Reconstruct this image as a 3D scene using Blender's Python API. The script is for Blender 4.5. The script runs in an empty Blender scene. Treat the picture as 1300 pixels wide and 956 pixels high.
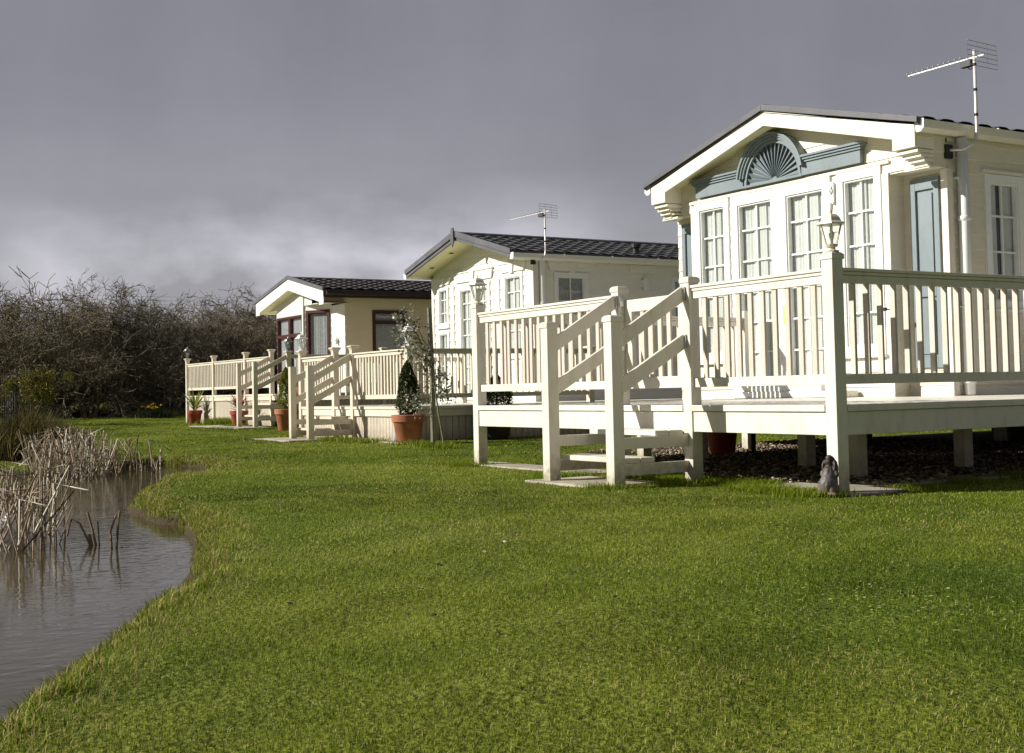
import bpy, bmesh, math, random
import numpy as np
from mathutils import Vector, Matrix
random.seed(7); RNG = np.random.default_rng(11)
scene = bpy.context.scene
COL = scene.collection
R = math.radians

# ------------------------------------------------------------------ camera
f_px, pitch, roll, th, CH = 1594.456, .0398751, -.0208067, .5460076, 0.8
H_ = Vector((-math.cos(th), math.sin(th), 0)); R_ = Vector((math.sin(th), math.cos(th), 0)); UZ = Vector((0, 0, 1))
FW = H_*math.cos(pitch)+UZ*math.sin(pitch); UP = -H_*math.sin(pitch)+UZ*math.cos(pitch)
RR = R_*math.cos(roll)+UP*math.sin(roll); UU = -R_*math.sin(roll)+UP*math.cos(roll)
cd = bpy.data.cameras.new('camera'); cam = bpy.data.objects.new('camera', cd); COL.objects.link(cam)
M = Matrix.Identity(4)
for i in range(3):
    M[i][0] = RR[i]; M[i][1] = UU[i]; M[i][2] = -FW[i]
M[0][3] = 0; M[1][3] = 0; M[2][3] = CH
cam.matrix_world = M
cd.sensor_fit = 'HORIZONTAL'; cd.sensor_width = 36; cd.lens = f_px/1300*36; cd.shift_y = -45/1300
cd.clip_start = .05; cd.clip_end = 3000
scene.camera = cam
def polar(px, depth, z=0.0):          # a ground point in the direction of a bearing, at a distance
    p = H_*depth + R_*(depth*(px-650)/f_px)
    return Vector((p.x, p.y, z))

# ------------------------------------------------------------------ materials
MATS = {}
def nt_new(name):
    m = bpy.data.materials.new(name); m.use_nodes = True
    nt = m.node_tree; b = nt.nodes['Principled BSDF']
    MATS[name] = m
    return m, nt, b
def paint(name, col, rough=.5, var=.06, dirt=.12, scale=3.0, bump=.0, bscale=60, spec=.4, stretch=(1,1,1), metal=0, tint=None, splash=0):
    """colour with broad variation, fine grime and a faint relief"""
    m, nt, b = nt_new(name); N, L = nt.nodes, nt.links
    tc = N.new('ShaderNodeNewGeometry')
    mp = N.new('ShaderNodeMapping'); mp.inputs['Scale'].default_value = stretch
    L.new(tc.outputs['Position'], mp.inputs['Vector'])
    n1 = N.new('ShaderNodeTexNoise'); n1.inputs['Scale'].default_value = scale; n1.inputs['Detail'].default_value = 6
    n2 = N.new('ShaderNodeTexNoise'); n2.inputs['Scale'].default_value = scale*9; n2.inputs['Detail'].default_value = 4
    L.new(mp.outputs[0], n1.inputs['Vector']); L.new(mp.outputs[0], n2.inputs['Vector'])
    c = Vector(col)
    t = Vector(tint) if tint else c*(1-2.2*var)
    r1 = N.new('ShaderNodeValToRGB'); r1.color_ramp.elements[0].position = .35; r1.color_ramp.elements[1].position = .65
    r1.color_ramp.elements[0].color = (*t, 1); r1.color_ramp.elements[1].color = (*(c*(1+.5*var)), 1)
    L.new(n1.outputs['Fac'], r1.inputs['Fac'])
    r2 = N.new('ShaderNodeValToRGB'); r2.color_ramp.elements[0].position = .28; r2.color_ramp.elements[1].position = .5
    k = 1-dirt; r2.color_ramp.elements[0].color = (k, k*.98, k*.93, 1); r2.color_ramp.elements[1].color = (1, 1, 1, 1)
    L.new(n2.outputs['Fac'], r2.inputs['Fac'])
    mx = N.new('ShaderNodeMix'); mx.data_type = 'RGBA'; mx.blend_type = 'MULTIPLY'; mx.inputs['Factor'].default_value = 1
    L.new(r1.outputs[0], mx.inputs['A']); L.new(r2.outputs[0], mx.inputs['B'])
    res = mx.outputs['Result']
    if splash:          # mud and algae splashed on the lowest part
        sp = N.new('ShaderNodeSeparateXYZ'); L.new(tc.outputs['Position'], sp.inputs[0])
        h = N.new('ShaderNodeMapRange'); h.inputs['From Min'].default_value = .34; h.inputs['From Max'].default_value = .02; L.new(sp.outputs['Z'], h.inputs['Value'])
        n4 = N.new('ShaderNodeTexNoise'); n4.inputs['Scale'].default_value = 18; n4.inputs['Detail'].default_value = 6; L.new(tc.outputs['Position'], n4.inputs['Vector'])
        a4 = N.new('ShaderNodeMath'); a4.operation = 'MULTIPLY'; L.new(h.outputs[0], a4.inputs[0]); L.new(n4.outputs['Fac'], a4.inputs[1])
        m4 = N.new('ShaderNodeMapRange'); m4.inputs['From Min'].default_value = .12; m4.inputs['From Max'].default_value = .55; m4.inputs['To Max'].default_value = splash; L.new(a4.outputs[0], m4.inputs['Value'])
        x4 = N.new('ShaderNodeMix'); x4.data_type = 'RGBA'; L.new(m4.outputs[0], x4.inputs['Factor']); L.new(res, x4.inputs['A']); x4.inputs['B'].default_value = (.20, .17, .09, 1); res = x4.outputs['Result']
    L.new(res, b.inputs['Base Color'])
    b.inputs['Roughness'].default_value = rough; b.inputs['Specular IOR Level'].default_value = spec
    b.inputs['Metallic'].default_value = metal
    if bump:
        n3 = N.new('ShaderNodeTexNoise'); n3.inputs['Scale'].default_value = bscale; n3.inputs['Detail'].default_value = 3
        L.new(mp.outputs[0], n3.inputs['Vector'])
        bp = N.new('ShaderNodeBump'); bp.inputs['Strength'].default_value = bump; bp.inputs['Distance'].default_value = .01
        L.new(n3.outputs['Fac'], bp.inputs['Height']); L.new(bp.outputs[0], b.inputs['Normal'])
    return m
cream_deck = paint('cream_deck', (.75, .715, .63), .42, .04, .12, 1.5, .05, 40, stretch=(1, 1, .4), splash=.75)
baluster_m = paint('pale_taupe_pvc', (.62, .56, .49), .4, .03, .05, 2)
taupe_deck = paint('warm_cream_deck', (.70, .64, .53), .45, .04, .08, 1.5, .05, 40, splash=.6)
skirt_m = paint('taupe_skirt', (.52, .46, .38), .55, .05, .12, 2, .1, 40, stretch=(1, 1, .3), splash=.6)
floor_m = paint('deck_floor_pvc', (.72, .69, .62), .38, .03, .14, 2, .1, 50)
cream_side = paint('cream_siding', (.76, .715, .60), .5, .03, .06, 2, .35, 25, stretch=(.35, .35, 3))
white_side = paint('ivory_siding', (.80, .785, .72), .5, .02, .07, 2, .25, 25, stretch=(.35, .35, 3))
beige_side = paint('beige_siding', (.72, .62, .42), .6, .02, .04, 2, .15, 60)
upvc = paint('white_upvc', (.82, .83, .82), .3, .02, .04, 2)
cream_trim = paint('cream_trim', (.79, .75, .64), .45, .03, .05, 2, .1, 30)
soffit_m = paint('cream_soffit', (.72, .68, .42), .6, .03, .05, 2)
blue_m = paint('blue_grey_paint', (.205, .25, .275), .45, .05, .08, 3, .12, 45, stretch=(1, 1, .3))
maroon = paint('maroon_frame', (.062, .012, .011), .4, .08, .1, 3)
tile_d = paint('charcoal_tile', (.085, .085, .093), .55, .12, .25, 2.5, .4, 90)
tile_b = paint('brown_grey_tile', (.085, .07, .075), .6, .12, .25, 2.5, .4, 90)
flash_m = paint('grey_flashing', (.13, .13, .145), .4, .08, .1, 3, .1)
brownboard = paint('brown_fascia', (.035, .018, .013), .5, .08, .1, 3)
black_m = paint('black_plastic', (.02, .02, .022), .5, .1, .1, 5)
steel = paint('galvanised_steel', (.55, .55, .56), .35, .06, .1, 8, metal=.7)
white_pole = paint('pale_aluminium', (.72, .70, .70), .35, .04, .06, 6, metal=.25)
terracotta = paint('terracotta', (.42, .155, .075), .75, .12, .25, 6, .3, 60)
redpot = paint('red_glazed_pot', (.33, .06, .035), .5, .1, .15, 6)
darkpot = paint('dark_planter', (.035, .03, .028), .6, .1, .2, 6)
soil = paint('soil', (.05, .032, .02), .95, .2, .3, 20, .8, 40)
concrete = paint('concrete', (.42, .38, .31), .85, .12, .3, 4, .6, 90)
stakewood = paint('weathered_stake', (.24, .225, .16), .85, .15, .3, 8, .7, 50, stretch=(1, 1, .12))
barkm = paint('hedge_bark', (.175, .14, .095), .9, .2, .3, .35, tint=(.09, .082, .055))
stemgreen = paint('green_brown_stem', (.12, .13, .05), .8, .2, .2, 12)
brass = paint('aged_cream_metal', (.74, .69, .57), .35, .06, .12, 30, metal=.12)
white_lamp = paint('white_lamp_metal', (.8, .8, .78), .35, .04, .1, 30)
grey_lamp = paint('dull_grey_lamp_metal', (.22, .21, .19), .4, .1, .2, 30, metal=.4)
darksteel = paint('dark_steel', (.03, .028, .028), .6, .2, .2, 20, metal=.4)
yellow_m = paint('yellow_plastic', (.75, .58, .08), .4, .05, .05, 10)
statue_m = paint('statue_stone', (.060, .050, .045), .6, .35, .4, 11, .5, 60, tint=(.15, .10, .07))
stone_grey = paint('grey_stone_ornament', (.38, .38, .40), .7, .1, .2, 20, .4)
bag_m = paint('white_litter', (.75, .72, .72), .5, .05, .1, 10)
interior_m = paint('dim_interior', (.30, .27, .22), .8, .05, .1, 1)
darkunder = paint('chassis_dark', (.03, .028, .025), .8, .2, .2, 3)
reed_m = None

def glass():
    m = bpy.data.materials.new('window_glass'); m.use_nodes = True; nt = m.node_tree; N, L = nt.nodes, nt.links
    N.clear(); out = N.new('ShaderNodeOutputMaterial'); mx = N.new('ShaderNodeMixShader')
    tr = N.new('ShaderNodeBsdfTransparent'); tr.inputs[0].default_value = (.9, .93, .92, 1)
    gl = N.new('ShaderNodeBsdfGlossy'); gl.inputs['Roughness'].default_value = .02; gl.inputs['Color'].default_value = (.9, .9, .9, 1)
    lw = N.new('ShaderNodeLayerWeight'); lw.inputs[0].default_value = .5
    pw = N.new('ShaderNodeMath'); pw.operation = 'POWER'; L.new(lw.outputs['Facing'], pw.inputs[0]); pw.inputs[1].default_value = 4
    fr = N.new('ShaderNodeMath'); fr.operation = 'MULTIPLY_ADD'; L.new(pw.outputs[0], fr.inputs[0]); fr.inputs[1].default_value = .85; fr.inputs[2].default_value = .06
    L.new(fr.outputs[0], mx.inputs[0]); L.new(tr.outputs[0], mx.inputs[1]); L.new(gl.outputs[0], mx.inputs[2]); L.new(mx.outputs[0], out.inputs[0])
    return m
glass_m = glass()
def cloth(name, col, trans=.35, lace=0.0):
    m = bpy.data.materials.new(name); m.use_nodes = True; nt = m.node_tree; N, L = nt.nodes, nt.links
    N.clear(); out = N.new('ShaderNodeOutputMaterial')
    d = N.new('ShaderNodeBsdfDiffuse'); t = N.new('ShaderNodeBsdfTranslucent'); d.inputs[0].default_value = (*col, 1); t.inputs[0].default_value = (*col, 1)
    mx = N.new('ShaderNodeMixShader'); mx.inputs[0].default_value = trans
    L.new(d.outputs[0], mx.inputs[1]); L.new(t.outputs[0], mx.inputs[2])
    if lace:
        g = N.new('ShaderNodeNewGeometry'); no = N.new('ShaderNodeTexNoise'); no.inputs['Scale'].default_value = 22; no.inputs['Detail'].default_value = 5
        L.new(g.outputs['Position'], no.inputs['Vector'])
        rp = N.new('ShaderNodeValToRGB'); rp.color_ramp.elements[0].position = .42; rp.color_ramp.elements[1].position = .62
        rp.color_ramp.elements[0].color = (lace, lace, lace, 1); rp.color_ramp.elements[1].color = (.05, .05, .05, 1)
        L.new(no.outputs['Fac'], rp.inputs['Fac'])
        tp = N.new('ShaderNodeBsdfTransparent'); m2 = N.new('ShaderNodeMixShader')
        L.new(rp.outputs[0], m2.inputs[0]); L.new(mx.outputs[0], m2.inputs[1]); L.new(tp.outputs[0], m2.inputs[2]); L.new(m2.outputs[0], out.inputs[0])
    else:
        L.new(mx.outputs[0], out.inputs[0])
    return m
curtain_m = cloth('net_curtain', (.86, .87, .85), .2, .14)
drape_m = cloth('white_drape', (.82, .82, .80), .3)
lace_m = cloth('grey_lace', (.60, .61, .64), .3, .28)

def leafmat(name, c1, c2, c3=None, trans=.35, rough=.6, spec=.3):
    """leaf colour picked per face from the 'tint' attribute"""
    m = bpy.data.materials.new(name); m.use_nodes = True; nt = m.node_tree; N, L = nt.nodes, nt.links
    N.clear(); out = N.new('ShaderNodeOutputMaterial')
    at = N.new('ShaderNodeAttribute'); at.attribute_name = 'tint'
    rp = N.new('ShaderNodeValToRGB'); e = rp.color_ramp.elements
    e[0].position = 0; e[0].color = (*c1, 1); e[1].position = .75 if c3 else 1; e[1].color = (*c2, 1)
    if c3: n = e.new(.9); n.color = (*c3, 1)
    L.new(at.outputs['Fac'], rp.inputs['Fac'])
    d = N.new('ShaderNodeBsdfPrincipled'); d.inputs['Roughness'].default_value = rough; d.inputs['Specular IOR Level'].default_value = spec
    t = N.new('ShaderNodeBsdfTranslucent'); mx = N.new('ShaderNodeMixShader'); mx.inputs[0].default_value = trans
    L.new(rp.outputs[0], d.inputs['Base Color']); L.new(rp.outputs[0], t.inputs[0])
    L.new(d.outputs[0], mx.inputs[1]); L.new(t.outputs[0], mx.inputs[2]); L.new(mx.outputs[0], out.inputs[0])
    return m, nt, rp
def leafm(*a, **k): return leafmat(*a, **k)[0]

# ------------------------------------------------------------------ mesh building
class MB:
    def __init__(s): s.v = []; s.f = []
    def add(s, vs, fs):
        o = len(s.v); s.v += [tuple(p) for p in vs]; s.f += [tuple(i+o for i in f) for f in fs]; return s
    def hexa(s, p): return s.add(p, [(0, 3, 2, 1), (4, 5, 6, 7), (0, 1, 5, 4), (1, 2, 6, 5), (2, 3, 7, 6), (3, 0, 4, 7)])
    def wb(s, x0, x1, y0, y1, z0, z1):
        return s.hexa([(x0, y0, z0), (x1, y0, z0), (x1, y1, z0), (x0, y1, z0), (x0, y0, z1), (x1, y0, z1), (x1, y1, z1), (x0, y1, z1)])
    def box(s, B, u0, u1, n0, n1, z0, z1):
        q = [(u0, n0, z0), (u1, n0, z0), (u1, n1, z0), (u0, n1, z0), (u0, n0, z1), (u1, n0, z1), (u1, n1, z1), (u0, n1, z1)]
        return s.hexa([B(*p) for p in q])
    def beam(s, a, b, w, h):          # rectangular bar from a to b; w sideways, h upwards
        a, b = Vector(a), Vector(b); d = (b-a).normalized()
        sd = d.cross(UZ)
        if sd.length < 1e-4: sd = Vector((1, 0, 0))
        sd.normalize(); up = sd.cross(d)
        c = [(-1, -1), (1, -1), (1, 1), (-1, 1)]
        return s.hexa([p+sd*(i*w/2)+up*(j*h/2) for p in (a, b) for i, j in c])
    def tube(s, pts, rad, n=8, cap=True):
        pts = [Vector(p) for p in pts]; rs = rad if hasattr(rad, '__len__') else [rad]*len(pts)
        vs = []; fs = []
        for i, p in enumerate(pts):
            d = (pts[min(i+1, len(pts)-1)]-pts[max(i-1, 0)]).normalized()
            a = d.cross(UZ if abs(d.z) < .9 else Vector((1, 0, 0))).normalized(); b = d.cross(a)
            for k in range(n):
                t = 2*math.pi*k/n; vs.append(p+(a*math.cos(t)+b*math.sin(t))*rs[i])
        for i in range(len(pts)-1):
            for k in range(n):
                k2 = (k+1) % n; fs.append((i*n+k, i*n+k2, (i+1)*n+k2, (i+1)*n+k))
        if cap: fs.append(tuple(range(n-1, -1, -1))); fs.append(tuple((len(pts)-1)*n+k for k in range(n)))
        return s.add(vs, fs)
    def lathe(s, prof, c, n=20, ph=0):
        vs = []; fs = []
        for r, z in prof:
            for k in range(n):
                t = 2*math.pi*k/n+ph; vs.append((c[0]+r*math.cos(t), c[1]+r*math.sin(t), c[2]+z))
        for i in range(len(prof)-1):
            for k in range(n):
                k2 = (k+1) % n; fs.append((i*n+k, i*n+k2, (i+1)*n+k2, (i+1)*n+k))
        fs.append(tuple(range(n-1, -1, -1))); fs.append(tuple((len(prof)-1)*n+k for k in range(n)))
        return s.add(vs, fs)
    def prism(s, poly, B, n0, n1):    # polygon in (u,z) extruded along n
        k = len(poly); vs = [B(u, n0, z) for u, z in poly]+[B(u, n1, z) for u, z in poly]
        fs = [tuple(range(k-1, -1, -1)), tuple(range(k, 2*k))]+[(i, (i+1) % k, k+(i+1) % k, k+i) for i in range(k)]
        return s.add(vs, fs)
    def strip(s, a, b, B, n0, n1):    # ribbon between two polylines a,b of (u,z), extruded: a concave-safe band
        for i in range(len(a)-1):
            s.prism([a[i], a[i+1], b[i+1], b[i]], B, n0, n1)
        return s
WL = {}
def wloc(o): return WL.get(o.name, Vector((0, 0, 0)))
def part(name, mb, mat, parent=None, label=None, bevel=0, smooth=False, recalc=True):
    me = bpy.data.meshes.new(name)
    off = wloc(parent) if parent else Vector((0, 0, 0))
    me.from_pydata([(p[0]-off.x, p[1]-off.y, p[2]-off.z) for p in mb.v], [], mb.f)
    if recalc:
        bm = bmesh.new(); bm.from_mesh(me); bmesh.ops.recalc_face_normals(bm, faces=bm.faces); bm.to_mesh(me); bm.free()
    if smooth:
        for p in me.polygons: p.use_smooth = True
    me.materials.append(mat)
    o = bpy.data.objects.new(name, me); COL.objects.link(o)
    if parent: o.parent = parent; WL[o.name] = off.copy()
    if label: o['label'] = label
    if bevel:
        b = o.modifiers.new('bevel', 'BEVEL'); b.width = bevel; b.segments = 2; b.limit_method = 'ANGLE'
    return o
def tag(o, label=None, cat=None, group=None, kind=None):
    if label: o['label'] = label
    if cat: o['category'] = cat
    if group: o['group'] = group
    if kind: o['kind'] = kind
    return o
def thing(name, label, cat, loc, group=None):
    o = bpy.data.objects.new(name, None); o.empty_display_size = .2; COL.objects.link(o); o.location = loc
    WL[o.name] = Vector(loc)
    return tag(o, label, cat, group)
def dup(o, delta, parent=None, z=0):
    c = o.copy(); COL.objects.link(c); c.location = o.location+Vector(delta)
    if parent: c.parent = parent
    WL[c.name] = wloc(o)+Vector(delta)
    return c
def dup_tree(root, loc, label, group=None, rz=0, scale=None):
    r = root.copy(); COL.objects.link(r); r.location = loc; r['label'] = label; r.rotation_euler = (0, 0, rz)
    if scale: r.scale = scale
    if group: r['group'] = group
    for ch in list(root.children):
        c = ch.copy(); COL.objects.link(c); c.parent = r
        for g in list(ch.children):
            d = g.copy(); COL.objects.link(d); d.parent = c
    return r
def npmesh(name, V, Fq, mat, tint=None, parent=None, nper=3, smooth=False):
    """fast mesh from arrays; every face has nper corners"""
    me = bpy.data.meshes.new(name); nf = len(Fq)
    me.vertices.add(len(V)); me.vertices.foreach_set('co', np.asarray(V, np.float32).ravel())
    me.loops.add(nf*nper); me.loops.foreach_set('vertex_index', np.asarray(Fq, np.int32).ravel())
    me.polygons.add(nf); me.polygons.foreach_set('loop_start', np.arange(0, nf*nper, nper, dtype=np.int32))
    if smooth: me.polygons.foreach_set('use_smooth', np.ones(nf, bool))
    if tint is not None:
        a = me.attributes.new('tint', 'FLOAT', 'FACE'); a.data.foreach_set('value', np.asarray(tint, np.float32))
    me.update(calc_edges=True); me.validate()
    me.materials.append(mat)
    o = bpy.data.objects.new(name, me); COL.objects.link(o)
    if parent: o.parent = parent
    return o
def front(Y): return lambda u, n, z: (u, Y-n, z)      # wall facing -Y
def side(X): return lambda u, n, z: (X+n, u, z)       # wall facing +X
def slant(p, q):                                      # wall from p to q, outward to the right-front
    p, q = Vector((p[0], p[1], 0)), Vector((q[0], q[1], 0)); d = (q-p).normalized(); nn = Vector((d.y, -d.x, 0))
    return lambda u, n, z: tuple(p+d*u+nn*n+UZ*z)

def siding(mb, B, u0, u1, z0, z1, pitch=.16, dep=.012, holes=(), clip=None):
    """overlapping boards; holes (u0,u1,z0,z1) are left open; clip(z)->(ua,ub) trims a gable"""
    zs = [z0]
    while zs[-1]+pitch < z1-1e-4: zs.append(zs[-1]+pitch)
    zs.append(z1); base = list(zs)
    for h in holes: zs += [z for z in (h[2], h[3]) if z0 < z < z1]
    zs = sorted(set(round(z, 4) for z in zs))
    def off(z, top):                 # how far the board stands out at height z
        k = 0
        for i, b in enumerate(base):
            if b <= z+1e-5 and (not top or b < z-1e-5): k = i
        t = (z-base[k])/pitch
        return dep*(1-min(1, max(0, t)))
    for a, b in zip(zs, zs[1:]):
        if b-a < 1e-4: continue
        mid = (a+b)/2; iv = [(u0, u1)]
        for h in holes:
            if h[2] < mid < h[3]:
                nv = []
                for p, q in iv:
                    if h[1] <= p or h[0] >= q: nv.append((p, q)); continue
                    if h[0] > p: nv.append((p, h[0]))
                    if h[1] < q: nv.append((h[1], q))
                iv = nv
        for p, q in iv:
            pa, qa, pb, qb = p, q, p, q
            if clip:
                ca, cb = clip(a), clip(b)
                pa, qa = max(p, ca[0]), min(q, ca[1]); pb, qb = max(p, cb[0]), min(q, cb[1])
                if qa-pa < .01: continue
                if qb < pb: pb = qb = (pa+qa)/2
            oa, ob = off(a, False), off(b, True)
            mb.add([B(pa, oa, a), B(qa, oa, a), B(qb, ob, b), B(pb, ob, b)], [(0, 1, 2, 3)])
            mb.add([B(pa, 0, a), B(qa, 0, a), B(qa, oa, a), B(pa, oa, a)], [(0, 1, 2, 3)])

def curtain(parent, B, u0, u1, z0, z1, mat=None, depth=.062, gap=0.3, amp=.0055):
    """two hanging halves with folds; gap = bare share in the middle"""
    mb = MB(); W = u1-u0; mid = (u0+u1)/2; ph = random.random()*6; net = mat is None; gap = 0 if net else gap
    for a, b in ((u0-.12, mid-W*gap*.75), (mid-W*gap*.75+W*gap, u1)):
        n = max(8, int((b-a)/.012)); vs = []
        for i in range(n+1):
            u = a+(b-a)*i/n
            o = amp*(math.sin(u*74+ph+1.5*math.sin(u*23+ph))+.5*math.sin(u*131+ph))
            vs += [B(u, -depth+o, z0), B(u, -depth+o*.7, z1)]
        mb.add(vs, [(2*i, 2*i+2, 2*i+3, 2*i+1) for i in range(n)])
    if net:       # a brighter drape hangs behind the net, off centre
        d = MB(); a = u0+W*random.uniform(.30, .42); b = a+W*random.uniform(.30, .45); n = 14; vs = []
        for i in range(n+1):
            u = a+(b-a)*i/n; o = .006*math.sin(i*1.9+ph); vs += [B(u, -depth+.022+o, z0), B(u, -depth+.022+o*.6, z1)]
        d.add(vs, [(2*i, 2*i+2, 2*i+3, 2*i+1) for i in range(n)]); part('drape', d, drape_m, parent, smooth=True, recalc=False)
    return part('curtain', mb, mat or curtain_m, parent, smooth=True, recalc=False)
def window(house, B, u0, u1, z0, z1, fw=.07, cols=2, bars=(), mat=None, name='window', label=None, curt='net', proud=.035, sill=True, gap=.25, inner=.02, cm=None):
    mat = mat or upvc; mb = MB(); n0, n1 = -.06, proud
    mb.box(B, u0, u0+fw, n0, n1, z0, z1); mb.box(B, u1-fw, u1, n0, n1, z0, z1)
    mb.box(B, u0+fw, u1-fw, n0, n1, z1-fw, z1); mb.box(B, u0+fw, u1-fw, n0, n1, z0, z0+fw)
    # inner sash bead
    a, b, c, d = u0+fw, u1-fw, z0+fw, z1-fw; e = inner
    mb.box(B, a, a+e, n0+.01, n1-.018, c, d); mb.box(B, b-e, b, n0+.01, n1-.018, c, d)
    mb.box(B, a+e, b-e, n0+.01, n1-.018, d-e, d); mb.box(B, a+e, b-e, n0+.01, n1-.018, c, c+e)
    w = part(name, mb, mat, house, label=label, bevel=.003)
    g = MB(); g.add([B(a+e-.004, -.033, c+e-.004), B(b-e+.004, -.033, c+e-.004), B(b-e+.004, -.033, d-e+.004), B(a+e-.004, -.033, d-e+.004)], [(0, 1, 2, 3)]); part('pane', g, glass_m, w, recalc=False)
    if cols > 1 or bars:
        gb = MB()
        for i in range(1, cols):
            u = a+(b-a)*i/cols; gb.box(B, u-.011, u+.011, -.028, -.012, c+e, d-e)
        for z in bars:
            us = [a+e]+[a+(b-a)*i/cols for i in range(1, cols)]+[b-e]
            for i in range(len(us)-1):
                gb.box(B, us[i]+(.011 if i else 0), us[i+1]-(.011 if i < len(us)-2 else 0), -.028, -.014, z-.011, z+.011)
        part('glazing_bar', gb, mat, w)
    if sill:
        s = MB(); s.box(B, u0-.02, u1+.02, 0, proud+.03, z0-.035, z0-.002); part('sill', s, mat, w, bevel=.004)
    if curt: curtain(w, B, u0+fw, u1-fw, z0+fw, z1-fw, mat=cm, gap=gap)
    return w

def roof_sheet(xl, xr, xc, ze, zr, y0, y1, tile=.30, course=.36, amp=.032, step=.03):
    """pressed pantile sheet on both slopes; returns MB (top skin plus an underside)"""
    mb = MB()
    for xe in (xl, xr):
        L = math.hypot(xe-xc, zr-ze); sgn = 1 if xe > xc else -1
        dx, dz = (xe-xc)/L, (ze-zr)/L; nx, nz = -dz*sgn*sgn, abs(dx)
        nx = abs(dz)*sgn
        vv = [];
        k = 0.0
        while k < L-1e-6:
            e = min(k+course, L); m = 3
            for j in range(m+1): vv.append((k+(e-k)*j/m, j/m))
            k = e
        ny = int((y1-y0)/tile*8); vs = []
        for v, fr in vv:
            for i in range(ny+1):
                y = y0+(y1-y0)*i/ny; w = .5+.5*math.cos(2*math.pi*(y-y0)/tile)
                h = .012+amp*(1-w**3)*1.0+step*fr*1.0
                vs.append((xc+dx*v+nx*h, y, zr+dz*v+nz*h))
        m = ny+1; fs = [(a*m+i, a*m+i+1, (a+1)*m+i+1, (a+1)*m+i) for a in range(len(vv)-1) for i in range(ny)]
        mb.add(vs, fs)
        mb.add([(xc, y0, zr-.02), (xe, y0, ze-.02), (xe, y1, ze-.02), (xc, y1, zr-.02)], [(0, 1, 2, 3)])
        mb.add([(xe, y0, ze-.02), (xe, y1, ze-.02), (xe+nx*.03, y1, ze+.04), (xe+nx*.03, y0, ze+.04)], [(0, 1, 2, 3)])
    for i in range(int((y1-y0)/.4)):   # ridge caps
        a = y0+.4*i; mb.prism([(xc-.13, zr-.01), (xc-.09, zr+.05), (xc, zr+.085), (xc+.09, zr+.05), (xc+.13, zr-.01)], lambda u, n, z: (u, n, z+.0), a, a+.385)
    return mb

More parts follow.
